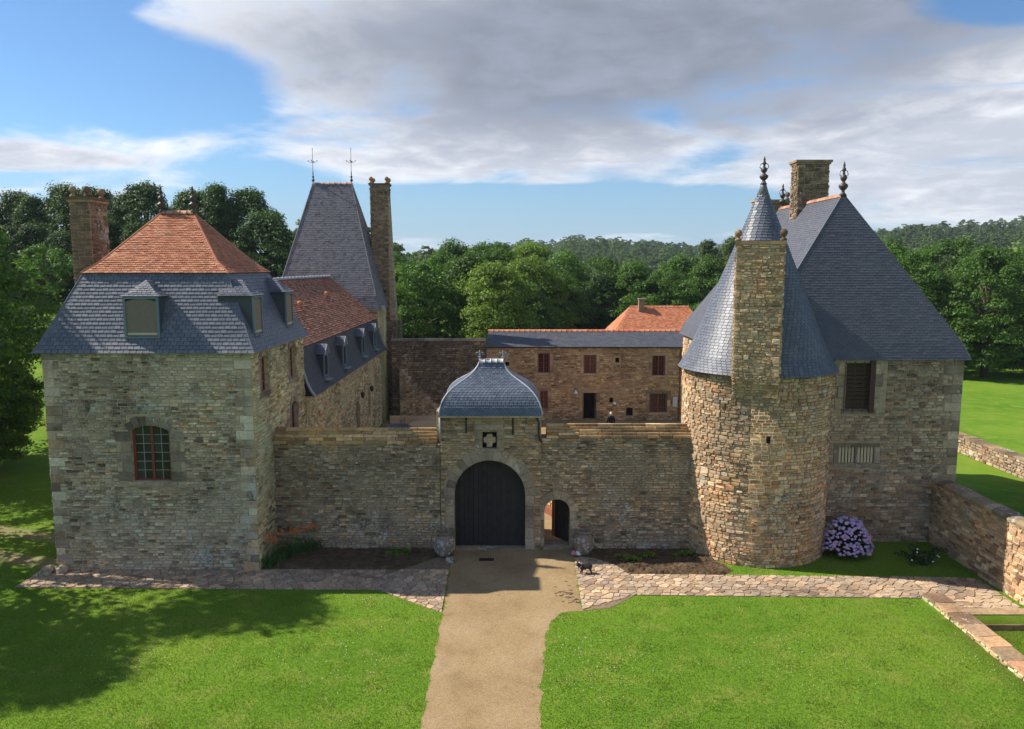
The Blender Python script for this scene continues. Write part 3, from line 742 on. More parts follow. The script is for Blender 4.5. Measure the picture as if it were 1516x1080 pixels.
def paving(key):
    polys, label = PAVE[key]; rg = random.Random(5)
    base = MB()
    for p in polys: base.add([(x, y, .010) for x, y in p], [tuple(range(len(p)))])
    root = base.build('flagstone_path', MATS['joint_sand'], None, recalc=False); tag(root, label, None, None, 'structure')
    pts = {}; sx, sy = .34, .265
    for i in range(-60, 60):
        for j in range(92, 122): pts[i, j] = ((i + .5 * (j % 2) + rg.uniform(-.36, .36)) * sx, (j + rg.uniform(-.36, .36)) * sy)
    small = []
    for poly in polys:
        if area(poly) < 0: poly = poly[::-1]
        for (i, j), c in pts.items():
            cell = [(c[0] - 1.2, c[1] - 1.2), (c[0] + 1.2, c[1] - 1.2), (c[0] + 1.2, c[1] + 1.2), (c[0] - 1.2, c[1] + 1.2)]
            for k, e in enumerate(poly):
                f = poly[(k + 1) % len(poly)]; nx, ny = f[1] - e[1], -(f[0] - e[0]); cell = clip(cell, nx, ny, nx * e[0] + ny * e[1])
                if len(cell) < 3: break
            if len(cell) < 3: continue
            for di in (-2, -1, 0, 1, 2):
                for dj in (-2, -1, 0, 1, 2):
                    q = pts.get((i + di, j + dj))
                    if q is None or (di == 0 and dj == 0) or len(cell) < 3: continue
                    a, b = q[0] - c[0], q[1] - c[1]; l = math.hypot(a, b); cell = clip(cell, a / l, b / l, (a * (q[0] + c[0]) + b * (q[1] + c[1])) / 2 / l - .016)
            if len(cell) < 3 or abs(area(cell)) < .012: continue
            t = .022 + rg.uniform(-.006, .010); cx = sum(p[0] for p in cell) / len(cell); cy = sum(p[1] for p in cell) / len(cell)
            tp = [(cx + (x - cx) * .96, cy + (y - cy) * .96, .010 + t + rg.uniform(-.003, .003)) for x, y in cell]
            small.append((abs(area(cell)), [(x, y, .008) for x, y in cell], tp))
    small.sort(key=lambda s: -s[0])
    for a, b, t in small[:300]: MB().prism(b, t).build('flagstone', MATS['flagstone'], root)
    if small[300:]:
        m = MB(); [m.prism(b, t) for a, b, t in small[300:]]; o = m.build('small_flagstones', MATS['flagstone'], root); o['kind'] = 'stuff'
paving('left'); paving('right')

# ================================================================== CORNER PAVILION (left)
def corner_pavilion():
    x0, x1, y0, y1, zt = -18.1, -10.05, 29.7, 37.15, 8.75
    root = empty('corner_pavilion', (-14.1, 33.4, 0), 'square grey stone pavilion with slate mansard below an orange tiled hip roof', 'building')
    LX, LY = x1 - x0, y1 - y0
    F = Fr((x0, y0, 0), (1, 0, 0), (0, -1, 0)); E = Fr((x1, y0, 0), (0, 1, 0), (1, 0, 0)); W = Fr((x0, y1, 0), (0, -1, 0), (-1, 0, 0)); B = Fr((x1, y1, 0), (-1, 0, 0), (0, 1, 0))
    win = dict(s0=3.22, s1=4.74, z0=3.62, z1=5.86, rise=.22, depth=.26)
    mb = MB(); wall_face(mb, F, LX, -.3, zt, [win]); wf = mb.build('wall', MATS['mortar_grey'], root)
    P = Pieces(wf, 'stone', 'small_stones', 'stone_grey')
    ex = quoins(wf, F, LX, 0, zt, 'stone_grey', h=.34)
    jb = jambs(3.22, 4.74, 3.62, 5.62, .62, .40, 5)
    blocks(wf, F, jb, 'granite', 'jamb_stone', 0, .03); blocks(wf, F, [(3.0, 4.98, 3.44, 3.61)], 'granite', 'sill_stone', 0, .07)
    hw = .76; rr = (hw * hw + .22 * .22) / .44; ang = math.asin(hw / rr)
    voussoirs(wf, F, 3.98, 5.86 - rr, rr, rr + .34, 7, 'granite', math.pi / 2 - ang * 1.05, math.pi / 2 + ang * 1.05, 0, .035)
    rubble(P, flat_map(F), LX, 0, zt, ex + [(3.22 - .55, 4.74 + .55, 3.44, 5.62), (3.1, 4.86, 5.6, 6.24)], (.075, .15), (.15, .42), (.012, .045))
    P.done()
    window(root, F, 3.22, 4.74, 3.62, 5.86, .26, 2, 6, 2, sill=None)
    ops = [dict(s0=1.05, s1=1.95, z0=6.95, z1=8.42, rise=.16, depth=.22), dict(s0=5.1, s1=6.0, z0=6.95, z1=8.42, rise=.16, depth=.22), dict(s0=5.1, s1=6.0, z0=3.9, z1=5.85, rise=.16, depth=.22)]
    mb = MB(); wall_face(mb, E, LY, -.3, zt, ops); we = mb.build('wall', MATS['mortar_warm'], root)
    P = Pieces(we, 'stone', 'small_stones', 'stone_warm', 220)
    ex = [(0, .02, 0, 9)]
    for o in ops:
        a, b, c, d = o['s0'], o['s1'], o['z0'], o['z1']; blocks(we, E, jambs(a, b, c, d - .1, .26, .26, 3), 'granite', 'jamb_stone', 0, .03)
        blocks(we, E, [(a - .26, b + .26, c - .2, c)], 'granite', 'sill_stone', 0, .06); ex += [(a - .28, b + .28, c - .2, d + .2)]
        hw = .45; rr = (hw * hw + .16 * .16) / .32; ang = math.asin(hw / rr); voussoirs(we, E, (a + b) / 2, d - rr, rr, rr + .22, 5, 'granite', math.pi / 2 - ang * 1.1, math.pi / 2 + ang * 1.1, 0, .03)
        window(root, E, a, b, c, d, .22, 2, 4, 2, split=False, sill=None)
    rubble(P, flat_map(E), LY, 0, zt, ex, (.08, .16), (.18, .5), (.012, .04)); P.done()
    mb = MB(); wall_face(mb, W, LY, -.3, zt); ww = mb.build('wall', MATS['mortar_grey'], root)
    P = Pieces(ww, 'stone', 'small_stones', 'stone_grey', 100); rubble(P, flat_map(W), LY, 0, zt); P.done()
    mb = MB(); wall_face(mb, B, LX, -.3, zt); mb.build('wall', MATS['mortar_grey'], root)
    # roofs: bell-cast slate mansard, then tiles
    def ring(i, z): return rect_ring(x0 - .24 + i, x1 + .24 - i, y0 - .24 + i, y1 + .24 - i, z)
    prof = [(0, 8.70), (.24, 9.14), (.66, 10.06), (1.42, 11.75)]
    rings = [ring(i, z) for i, z in prof]
    m = MB(); roof_shell(m, rings); mans = m.build('slate_mansard', MATS['slate_under'], root)
    P = Pieces(mans, 'slate', 'small_slates', 'slate_new'); j = 0
    for a, b in zip(rings, rings[1:]):
        for k in range(4): slope(P, a[k], a[(k + 1) % 4], b[k], b[(k + 1) % 4], .25, .158, joint=j)
        j += 1
    P.done()
    hips(mans, [(a[k], b[k]) for a, b in zip(rings, rings[1:]) for k in range(4)], 'slate_new', .03)
    top = rect_ring(-14.87, -13.44, 33.36, 33.46, 14.2); tb = rect_ring(x0 - .24 + 1.34, x1 + .24 - 1.34, y0 - .24 + 1.34, y1 + .24 - 1.34, 11.74)
    tm = rect_ring(*(tb[0].x + .62, tb[1].x - .62), *(tb[0].y + .48, tb[2].y - .48), 12.22)
    m = MB(); roof_shell(m, [tb, tm, top]); til = m.build('tile_roof', MATS['tile_under'], root)
    P = Pieces(til, 'tile', 'small_tiles', 'tile_orange', minpx=6.0); j = 0
    for a, b in ((tb, tm), (tm, top)):
        for k in range(4): slope(P, a[k], a[(k + 1) % 4], b[k], b[(k + 1) % 4], .185, .105, 'tile', joint=j)
        j += 1
    P.done(); hips(til, [(tb[k], tm[k]) for k in range(4)] + [(tm[k], top[k]) for k in range(4)], 'tile_orange', .04)
    ridge_tiles(til, (-14.87, 33.41, 14.24), (-13.44, 33.41, 14.24), 'tile_ridge', .14, .3)
    for x in (-14.82, -13.48): finial(root, x, 33.41, 14.25, 1.12, 'finial_clay')
    # dormers
    dormer(root, Fr((-14.88, 29.78, 9.34), (1, 0, 0), (0, -1, 0)), 1.36, 1.52, 1.35, 'blind')
    for yy in (30.35, 34.75): dormer(root, Fr((-10.12, yy, 9.36), (0, 1, 0), (1, 0, 0)), 1.05, 1.5, 1.35, 'board')
    c = chimney(root, -18.98, -18.12, 33.9, 35.3, 6.5, 14.75, K=60); chimney_balls(c, [(-18.85, 34.0, 14.95), (-18.25, 34.0, 14.95), (-18.85, 35.2, 14.95), (-18.25, 35.2, 14.95)], 'stone_chimney', .95)

def dormer(root, fr, w, h, dep, blind, roofrise=.62, gable=False, glass=False):
    """dormer: cheeks, painted frame, blind or glass, little slated roof running back into the slope"""
    t = .09
    body = MB().fbox(fr, 0, .05, -dep, -.02, 0, h).fbox(fr, w - .05, w, -dep, -.02, 0, h).fbox(fr, .05, w - .05, -dep, -.12, .0, h)
    o = body.build('dormer', MATS['slate_shaded'], root)
    MB().fbox(fr, 0, t, -.02, .05, -.02, h).fbox(fr, w - t, w, -.02, .05, -.02, h).fbox(fr, t, w - t, -.02, .048, h - .1, h).fbox(fr, -.02, w + .02, -.02, .09, -.08, -.022).build('dormer_frame', MATS['paint_blue'], o)
    A = arc_pts(dict(s0=t, s1=w - t, z1=h - .1, rise=.10), 8)
    pts = [(t, 0)] + A + [(w - t, 0)]
    MB().prism([fr.p(a, -.06, z) for a, z in pts], [fr.p(a, .0, z) for a, z in pts]).build('glass_pane' if glass else 'blind', MATS['glass' if glass else blind], o)
    MB().fbox(fr, t + .02, w - t - .02, .004, .02, .04, .13).build('bottom_board', MATS['pale_wood' if not glass else 'paint_blue'], o)
    ov = .10; m = MB(); P = None
    e0 = [fr.p(-ov, ov, h), fr.p(w + ov, ov, h), fr.p(w + ov, -dep, h), fr.p(-ov, -dep, h)]
    if gable:
        ap0, ap1 = fr.p(w / 2, ov, h + roofrise), fr.p(w / 2, -dep, h + roofrise)
        m.add(e0 + [ap0, ap1], [(0, 1, 2, 3), (0, 4, 1), (1, 4, 5, 2), (3, 5, 4, 0), (2, 5, 3)])
    else:
        ap0, ap1 = fr.p(w / 2, -.55, h + roofrise), fr.p(w / 2, -dep, h + roofrise)
        mid = [fr.p(.10, -.08, h + .16), fr.p(w - .10, -.08, h + .16)]
        m.add(e0 + [ap0, ap1, fr.p(.14, -.12, h + .14), fr.p(w - .14, -.12, h + .14), fr.p(w - .14, -dep, h + .14), fr.p(.14, -dep, h + .14)],
              [(0, 1, 2, 3), (0, 1, 7, 6), (6, 7, 4), (1, 2, 8, 7), (7, 8, 5, 4), (3, 0, 6, 9), (9, 6, 4, 5)])
    rf = m.build('dormer_roof', MATS['slate_new'], o)
    P = Pieces(rf, 'slate', 'small_slates', 'slate_new', 0)
    # the roof slopes carry slates
    if gable:
        slope(P, e0[1], e0[2], ap0, ap1, .16, .11); slope(P, e0[3], e0[0], ap1, ap0, .16, .11)
        hips(rf, [(ap0, ap1), (e0[0], ap0), (e0[1], ap0)], 'lead', .03)
        MB().fbox(fr, -.02, w + .02, .05, .30, -.12, -.09).build('lead_apron', MATS['lead'], o)
    else:
        q = m.v; V_ = [Vector(x) for x in q]
        slope(P, V_[0], V_[1], V_[6], V_[7], .18, .11); slope(P, V_[6], V_[7], V_[4], V_[4], .18, .11)
        slope(P, V_[1], V_[2], V_[7], V_[8], .18, .11); slope(P, V_[7], V_[8], V_[4], V_[5], .18, .11)
        slope(P, V_[3], V_[0], V_[9], V_[6], .18, .11); slope(P, V_[9], V_[6], V_[5], V_[4], .18, .11)
    P.done(); return o
corner_pavilion()

# ================================================================== LONG WING
def long_wing():
    x1, y0, y1, zt = -10.02, 37.17, 58.9, 5.9
    root = empty('long_wing', (-13.7, 48, 0), 'long tan stone wing with brown tiled roof above a slate skirt of small dormers', 'building')
    E = Fr((x1, y0, 0), (0, 1, 0), (1, 0, 0)); L = y1 - y0
    ops = [dict(s0=12.0, s1=13.05, z0=.1, z1=3.35, rise=.3, depth=.25), dict(s0=16.2, s1=16.9, z0=1.6, z1=3.3, depth=.25), dict(s0=6.2, s1=7.3, z0=.6, z1=2.0, rise=.4, depth=.25), dict(s0=19.0, s1=19.5, z0=3.2, z1=4.2, depth=.2), dict(s0=2.2, s1=3.1, z0=.5, z1=2.6, rise=.15, depth=.2)]
    mb = MB(); wall_face(mb, E, L, -.3, zt, ops); we = mb.build('wall', MATS['mortar_warm'], root)
    P = Pieces(we, 'stone', 'small_stones', 'stone_warm', 150)
    ex = []
    for i, o in enumerate(ops):
        a, b, c, d = o['s0'], o['s1'], o['z0'], o['z1']; ex.append((a - .24, b + .24, c - .15, d + .22))
        blocks(we, E, jambs(a, b, c, d - o.get('rise', 0), .24, .24, 4) + [(a - .24, b + .24, d, d + .22)], 'granite_warm', 'jamb_stone', 0, .03)
        if i == 0: MB().fbox(E, a, b, -.25, -.19, c, d).build('door', MATS['maroon_paint'], root)
        else: window(root, E, a, b, c, d, .2, 2, 3, 1, split=False, sill=None)
    rubble(P, flat_map(E), L, 0, zt, ex, (.09, .18), (.2, .55), (.012, .045)); P.done()
    W = Fr((-17.5, y1, 0), (0, -1, 0), (-1, 0, 0)); mb = MB(); wall_face(mb, W, L, -.3, zt); mb.build('wall', MATS['mortar_warm'], root)
    # slate skirt (curved mansard) east and west, tiled slopes above
    for sgn, nm in ((1, 'e'), (-1, 'w')):
        X = lambda q: -13.75 + sgn * q
        pr = [(4.22, 5.74), (4.02, 6.02), (3.84, 6.42), (3.68, 6.95), (3.55, 7.55), (3.46, 8.1)]
        a0, a1 = y0 + .02, y1 - .02
        vs = [Vector((X(q), y, z)) for q, z in pr for y in (a0, a1)]
        m = MB(); n = len(pr)
        m.add(vs, [(2 * i, 2 * i + 1, 2 * i + 3, 2 * i + 2) for i in range(n - 1)])
        inn = [Vector((X(2.9), y, z)) for z in (5.74, 8.1) for y in (a0, a1)]
        m.add([vs[2 * i] for i in range(n)] + [inn[2], inn[0]], [tuple(range(n + 2))]); m.add([vs[2 * i + 1] for i in range(n)] + [inn[3], inn[1]], [tuple(range(n + 2))])
        sk = m.build('slate_skirt', MATS['slate_under'], root, recalc=False)
        P = Pieces(sk, 'slate', 'small_slates', 'slate_shaded', 60)
        for i in range(n - 1):
            A, B, C, D = vs[2 * i], vs[2 * i + 1], vs[2 * i + 2], vs[2 * i + 3]
            if sgn < 0: A, B, C, D = B, A, D, C
            slope(P, A, B, C, D, .24, .13, joint=i)
        P.done()
        if sgn > 0: MB().tube([v + Vector((0, -.02, 0)) for v in vs[0::2]], .07, 6).build('lead_edge', MATS['lead'], sk)
    tl = MB(); e, w_, r0 = -13.75 + 3.56, -13.75 - 3.56, 11.2
    tl.add([(e, y0 - .1, 8.08), (e, y1 + .05, 8.08), (-13.75, y1 + .05, r0), (-13.75, y0 - .1, r0), (w_, y0 - .1, 8.08), (w_, y1 + .05, 8.08)], [(0, 1, 2, 3), (3, 2, 5, 4), (0, 3, 4), (1, 5, 2), (0, 4, 5, 1)])
    til = tl.build('tile_roof', MATS['tile_under'], root)
    P = Pieces(til, 'tile', 'small_tiles', 'tile_brown', 120, 5.)
    slope(P, (e, y0 - .1, 8.10), (e, y1 + .05, 8.10), (-13.75, y0 - .1, r0 + .02), (-13.75, y1 + .05, r0 + .02), .20, .145, 'tile')
    slope(P, (w_, y1 + .05, 8.10), (w_, y0 - .1, 8.10), (-13.75, y1 + .05, r0 + .02), (-13.75, y0 - .1, r0 + .02), .38, .23, 'tile')
    P.done(); ridge_tiles(til, (-13.75, y0, r0 + .05), (-13.75, y1, r0 + .05), 'lead', .14, .8)
    for yy, zz, xx in ((44.2, 9.9, -12.05), (52.0, 10.2, -12.35)):
        MB().lathe(xx, yy, zz - .15, [(.16, 0), (.16, .22), (.10, .30)], 8).lathe(xx + .1, yy, zz - .05, [(.15, 0), (.13, .12)], 8).build('vent_tile', MATS['tile_red'], til)
    for yc in (40.5, 45.1, 50.8, 55.2): dormer(root, Fr((-9.80, yc - .42, 6.22), (0, 1, 0), (1, 0, 0)), .84, 1.25, .75, 'board', .48, True, True)
    for i, (yy, zz) in enumerate(((48.9, 3.85), (52.1, 3.75))):
        r2 = empty('wall_lantern', (x1, yy, zz), ('black iron bracket lantern above the wing doorway', 'black iron bracket lantern beyond the wing doorway, by the narrow window')[i], 'lantern')
        MB().tube([(x1 + .02, yy, zz - .35), (x1 + .05, yy, zz + .3), (x1 + .45, yy, zz + .34), (x1 + .5, yy, zz + .2)], .02, 5).build('bracket', MATS['iron'], r2)
        b = MB().lathe(x1 + .5, yy, zz - .18, [(.05, 0), (.09, .04), (.14, .28), (.16, .3), (.05, .4)], 8).build('lamp_body', MATS['iron'], r2)
long_wing()

# ================================================================== STAIR TOWER with steep roof, tall chimney
def steep_tower():
    x0, x1, y0, y1, zt = -18.0, -10.2, 59.0, 66.2, 8.8
    root = empty('steep_roof_tower', (-14.1, 62.6, 0), 'stone tower with very steep lichened slate roof and two iron crosses', 'building')
    F = Fr((x0, y0, 0), (1, 0, 0), (0, -1, 0)); E = Fr((x1, y0, 0), (0, 1, 0), (1, 0, 0))
    for fr, L in ((F, x1 - x0), (E, y1 - y0), (Fr((x1, y1, 0), (-1, 0, 0), (0, 1, 0)), x1 - x0), (Fr((x0, y1, 0), (0, -1, 0), (-1, 0, 0)), y1 - y0)):
        ops = [dict(s0=.5, s1=1.3, z0=.2, z1=3.4, depth=.2), dict(s0=.5, s1=1.2, z0=4.9, z1=6.8, depth=.2)] if fr is E else []
        mb = MB(); wall_face(mb, fr, L, -.3, zt, ops); w = mb.build('wall', MATS['mortar_warm'], root)
        if fr in (F, E):
            P = Pieces(w, 'stone', 'small_stones', 'stone_warm', 40); rubble(P, flat_map(fr), L, 0, zt, [(o['s0'] - .2, o['s1'] + .2, o['z0'], o['z1'] + .2) for o in ops], (.12, .22), (.25, .6)); P.done()
        for o in ops:
            blocks(w, fr, jambs(o['s0'], o['s1'], o['z0'], o['z1'], .2, .2, 4) + [(o['s0'] - .2, o['s1'] + .2, o['z1'], o['z1'] + .2)], 'granite', 'jamb_stone', 0, .03)
            window(root, fr, o['s0'], o['s1'], o['z0'], o['z1'], .2, 2, 4, 1, split=False, sill=None)
    R0 = rect_ring(x0 - .2, x1 + .2, y0 - .2, y1 + .2, 8.72); R1 = rect_ring(x0 + .12, x1 - .12, y0 + .12, y1 - .12, 9.75); R2 = rect_ring(-15.72, -12.62, 62.5, 62.7, 18.4)
    m = MB(); roof_shell(m, [R0, R1, R2]); rf = m.build('slate_roof', MATS['slate_under'], root)
    P = Pieces(rf, 'slate', 'small_slates', 'slate_old', 300, 6.); j = 0
    for a, b in ((R0, R1), (R1, R2)):
        for k in range(4): slope(P, a[k], a[(k + 1) % 4], b[k], b[(k + 1) % 4], .24, .15, 'fine', joint=j)
        j += 1
    P.done(); hips(rf, [(R1[k], R2[k]) for k in range(4)], 'slate_old', .05)
    ridge_tiles(rf, (-15.72, 62.6, 18.45), (-12.62, 62.6, 18.45), 'tile_ridge', .15, .45)
    for x in (-15.68, -12.66): finial(root, x, 62.6, 18.45, 2.75, 'finial_clay', True)
    c = chimney(root, -11.28, -9.88, 63.0, 64.1, 7.5, 18.35, K=80, flare=.45)
    chimney_balls(c, [(-11.2, 63.0, 18.55), (-9.95, 63.0, 18.55), (-11.2, 64.05, 18.55), (-9.95, 64.05, 18.55)], 'stone_new', 1.05)
    b = MB().prism([(-11.3, 62.9, -.2), (-9.05, 62.9, -.2), (-9.05, 64.3, -.2), (-11.3, 64.3, -.2)], [(-11.3, 62.9, 7.7), (-9.4, 62.9, 7.7), (-9.4, 64.3, 7.7), (-11.3, 64.3, 7.7)]).build('chimney_breast', MATS['mortar_chimney'], root)
    P = Pieces(b, 'stone', 'small_stones', 'stone_chimney', 40); rubble(P, flat_map(Fr((-11.3, 62.9, 0), (1, 0, 0), (0, -1, 0))), 1.95, 0, 7.7); rubble(P, flat_map(Fr((-9.1, 62.9, 0), (0, 1, 0), (1, 0, 0))), 1.4, 0, 7.7); P.done()
    MB().box(-10.5, -9.85, 59.6, 60.4, 0, 9.0).build('buttress', MATS['stone_warm'], root)
steep_tower()

# ================================================================== CURTAIN WALLS and GATE
WY, WT = 32.0, .8
def coping(root, x0, x1, z0, z1, n):
    hh = (z1 - z0) / n; rg = random.Random(int(x0 * 10))
    for k in range(n):
        x = x0
        while x < x1 - .05:
            w = rg.uniform(.45, 1.05)
            if x1 - x - w < .3: w = x1 - x
            ins = -.05 + .088 * k + rg.uniform(-.012, .012); m = MB(); a = rg.uniform(-.008, .008); zb, zz = z0 + hh * k, z0 + hh * (k + 1)
            yf, yb = WY + ins, WY + WT - ins; g = .005; j = [rg.uniform(-.015, .015) for _ in range(4)]
            m.prism([(x + g, yf + j[0], zb), (x + w - g, yf + j[1], zb), (x + w - g, yb, zb), (x + g, yb, zb)], [(x + g + .01, yf + .018 + j[2], zz - .004 + a), (x + w - g - .01, yf + .018 + j[3], zz - .004 - a), (x + w - g, yb - .02, zz - .004), (x + g, yb - .02, zz - .004)])
            m.build('coping_stone', MATS['stone_new'], root); x += w

def curtain(name, label, x0, x1, zw, ztop, nst, ops=()):
    root = empty(name, ((x0 + x1) / 2, WY + .4, 0), label, 'wall'); L = x1 - x0
    F = Fr((x0, WY, 0), (1, 0, 0), (0, -1, 0)); B = Fr((x1, WY + WT, 0), (-1, 0, 0), (0, 1, 0))
    mb = MB(); wall_face(mb, F, L, -.3, zw, list(ops)); mb2 = []
    wall_face(mb, B, L, -.3, zw, [dict(o, s0=L - o['s1'], s1=L - o['s0'], depth=.0) for o in ops])
    mb.quad((x0, WY, zw), (x1, WY, zw), (x1, WY + WT, zw), (x0, WY + WT, zw))
    w = mb.build('wall', MATS['mortar_curtain'], root, recalc=False)
    return root, w, F, L
def curtain_walls():
    r, w, F, L = curtain('gate_wall', 'weathered stone curtain wall between the corner pavilion and the gate', -10.03, -3.02, 4.6, 5.2, 5)
    P = Pieces(w, 'stone', 'small_stones', 'stone_curtain'); rubble(P, flat_map(F), L, 0, 4.6, (), (.07, .145), (.15, .44), (.012, .05)); P.done()
    coping(r, -10.03, -3.14, 4.6, 5.2, 5)
    MB().box(-3.16, -2.90, 31.9, 32.7, 5.2, 6.0).build('end_post', MATS['stone_new'], r)
    post = dict(s0=.18, s1=1.26, z0=.12, z1=2.2, rise=.54, depth=WT, through=True)
    r, w, F, L = curtain('gate_wall', 'weathered stone curtain wall pierced by the small arched doorway, beside the round tower', 1.20, 7.75, 4.84, 5.38, 5, [post])
    def hole(za, zb):
        zc = 1.66; rr = .54 + .36
        if za > zc + rr: return None
        hw = (.54 + .30) if zb < zc else math.sqrt(max(.0, rr * rr - max(0, za - zc) ** 2))
        return (.72 - hw, .72 + hw)
    P = Pieces(w, 'stone', 'small_stones', 'stone_curtain'); rubble(P, flat_map(F), L, 0, 4.84, [hole], (.07, .145), (.15, .44), (.012, .05)); P.done()
    voussoirs(w, F, .72, 1.66, .54, .88, 7, 'granite', 0, math.pi, 0, .045)
    blocks(w, F, jambs(.18, 1.26, .12, 1.66, .36, .26, 4) + [(.5, .94, 2.56, 2.95)], 'granite', 'jamb_stone', 0, .04)
    blocks(w, F, [(.12, 1.36, -.05, .11)], 'granite', 'threshold_stone', -.7, .12)
    coping(r, 1.45, 7.7, 4.84, 5.38, 5)
    # open postern leaf
    d = empty('postern_door', (2.43, 32.62, .13), 'small dark plank door standing open in the arched doorway', 'door')
    ang = R(128); T = Vector((math.cos(ang), math.sin(ang), 0)); fr = Fr((2.43, 32.55, .13), T, Vector((T.y, -T.x, 0)))
    for i in range(5):
        a, b = i * .21, i * .21 + .205; top = lambda s: 1.5 + math.sqrt(max(0, .53 ** 2 - (s - .525) ** 2))
        q = [(a, 0), (b, 0), (b, top(b)), ((a + b) / 2, top((a + b) / 2)), (a, top(a))]
        MB().prism([fr.p(s, -.025, z) for s, z in q], [fr.p(s, .02, z) for s, z in q]).build('plank', MATS['dark_wood' if i < 4 else 'red_wood'], d)  # last plank redder: the leaf's sunlit strip painted as wood colour
    for z in (.35, 1.35): MB().fbox(fr, .02, .85, .021, .034, z, z + .06).build('strap_hinge', MATS['iron'], d)
curtain_walls()

def gate_pavilion():
    x0, x1, yf, yb, zt = -3.0, 1.22, 31.9, 34.6, 5.82
    root = empty('gate_pavilion', (-.9, 33.2, 0), 'gatehouse with bell shaped blue slate roof above the big arched gate', 'gatehouse')
    F = Fr((x0, yf, 0), (1, 0, 0), (0, -1, 0)); L = x1 - x0; cs = 2.06; r = 1.5; zs = 2.41
    gate = dict(s0=cs - r, s1=cs + r, z0=0, z1=zs + r, rise=r, depth=.45, through=True)
    nich = dict(s0=1.76, s1=2.36, z0=4.42, z1=5.12, depth=.28)
    mb = MB(); wall_face(mb, F, L, -.3, zt, [gate, nich])
    mb.quad((x0, yf, -.3), (x0, yb, -.3), (x0, yb, zt), (x0, yf, zt)); mb.quad((x1, yf, -.3), (x1, yb, -.3), (x1, yb, zt), (x1, yf, zt)); mb.quad((x0, yb, 4.0), (x1, yb, 4.0), (x1, yb, zt), (x0, yb, zt))
    w = mb.build('wall', MATS['mortar_gate'], root, recalc=False)
    def hole(za, zb):
        rr = r + .45
        if za > zs + rr: return None
        hw = r + .40 if zb < zs else math.sqrt(max(0, rr * rr - max(0, za - zs) ** 2))
        return (cs - hw, cs + hw)
    P = Pieces(w, 'stone', 'small_stones', 'stone_gate'); rubble(P, flat_map(F), L, 0, zt, [hole, (1.46, 2.66, 4.36, 5.5)], (.065, .14), (.15, .44), (.012, .045)); P.done()
    voussoirs(w, F, cs, zs, r, r + .42, 17, 'granite', 0, math.pi, 0, .028)
    blocks(w, F, jambs(cs - r, cs + r, 0, zs, .40, .36, 5), 'granite', 'jamb_stone', 0, .03)
    blocks(w, F, [(1.5, 1.75, 4.42, 4.8), (1.5, 1.75, 4.8, 5.2), (2.37, 2.62, 4.42, 4.8), (2.37, 2.62, 4.8, 5.2), (1.48, 2.64, 5.2, 5.46), (1.66, 2.46, 4.28, 4.41)], 'granite', 'niche_stone', 0, .05)
    # stone cross in the niche
    MB().fbox(F, 1.765, 2.355, -.275, -.255, 4.425, 5.115).build('niche_shade', MATS['opening_shade'], root)  # black panel added so the niche reads as shaded
    m = MB(); c, zc = 2.06, 4.77; k = .10
    pl = [(-k, -.30), (k, -.30), (k + .03, -.16), (k, -k), (.16, -k - .03), (.25, -k), (.25, k), (.16, k + .03), (k, k), (k + .03, .16), (k, .25), (-k, .25), (-k - .03, .16), (-k, k), (-.16, k + .03), (-.25, k), (-.25, -k), (-.16, -k - .03), (-k, -k), (-k - .03, -.16)]
    m.prism([F.p(c + a, -.2, zc + b) for a, b in pl], [F.p(c + a, -.06, zc + b) for a, b in pl]).build('stone_cross', MATS['granite_warm'], root)
    MB().fbox(F, 1.05, 1.12, .0, .05, 5.1, 5.8).fbox(F, 3.0, 3.07, .0, .06, 5.0, 5.8).build('stain_strip', MATS['dark_wood'], root)  # dark strips standing for the vertical stain lines beside the niche
    # gate leaf of planks
    dp = [(cs - r - .05, .05)] + [(cs - (r + .05) * math.cos(math.pi * i / 20), zs + (r + .05) * math.sin(math.pi * i / 20)) for i in range(21)] + [(cs + r + .05, .05)]
    door = MB().prism([F.p(a, -.52, z) for a, z in dp], [F.p(a, -.452, z) for a, z in dp]).build('gate_door', MATS['dark_wood'], root)
    n = 15; pw = 2 * r / n
    for i in range(n):
        a, b = cs - r + pw * i + .010, cs - r + pw * (i + 1) - .010; top = lambda s: zs + math.sqrt(max(0, (r - .01) ** 2 - (s - cs) ** 2)); dd = -.40 + random.uniform(-.015, .015)
        q = [(a, .05), (b, .05), (b, top(b)), ((a + b) / 2, top((a + b) / 2)), (a, top(a))]
        MB().prism([F.p(s, -.44, z) for s, z in q], [F.p(s, dd, z) for s, z in q]).build('plank', MATS['dark_wood'], door)
    MB().fbox(F, cs - .02, cs + .02, -.395, -.37, .05, zs + 1.4).build('cover_strip', MATS['dark_wood'], door)
    MB().fbox(F, cs - r, cs + r, -.42, .05, -.02, .03).build('threshold', MATS['granite'], root)
    # bell roof
    cx, hx, cy, hy = -.89, 2.14, 33.22, 1.62
    pr = [(1.0, 0.), (.992, .16), (.978, .34), (.945, .54), (.895, .74), (.825, .93), (.735, 1.10), (.625, 1.26), (.515, 1.40), (.415, 1.54), (.335, 1.70), (.275, 1.88), (.245, 2.04)]
    rings = [rect_ring(cx - hx * k, cx + hx * k, cy - max(.06, hy * (k - .2) / .8), cy + max(.06, hy * (k - .2) / .8), 5.86 + z) for k, z in pr]
    m = MB(); roof_shell(m, rings); rf = m.build('bell_roof', MATS['slate_under'], root)
    P = Pieces(rf, 'slate', 'small_slates', 'slate_gate', 300, 4.5)
    for j, (a, b) in enumerate(zip(rings, rings[1:])):
        for k in range(4): slope(P, a[k], a[(k + 1) % 4], b[k], b[(k + 1) % 4], .165, .105, 'scale' if 3 <= j <= 7 else 'slate', joint=0)
    P.done()
    for k in range(4): MB().tube([rg[k] for rg in rings], .035, 6).build('hip', MATS['lead'], rf, True)
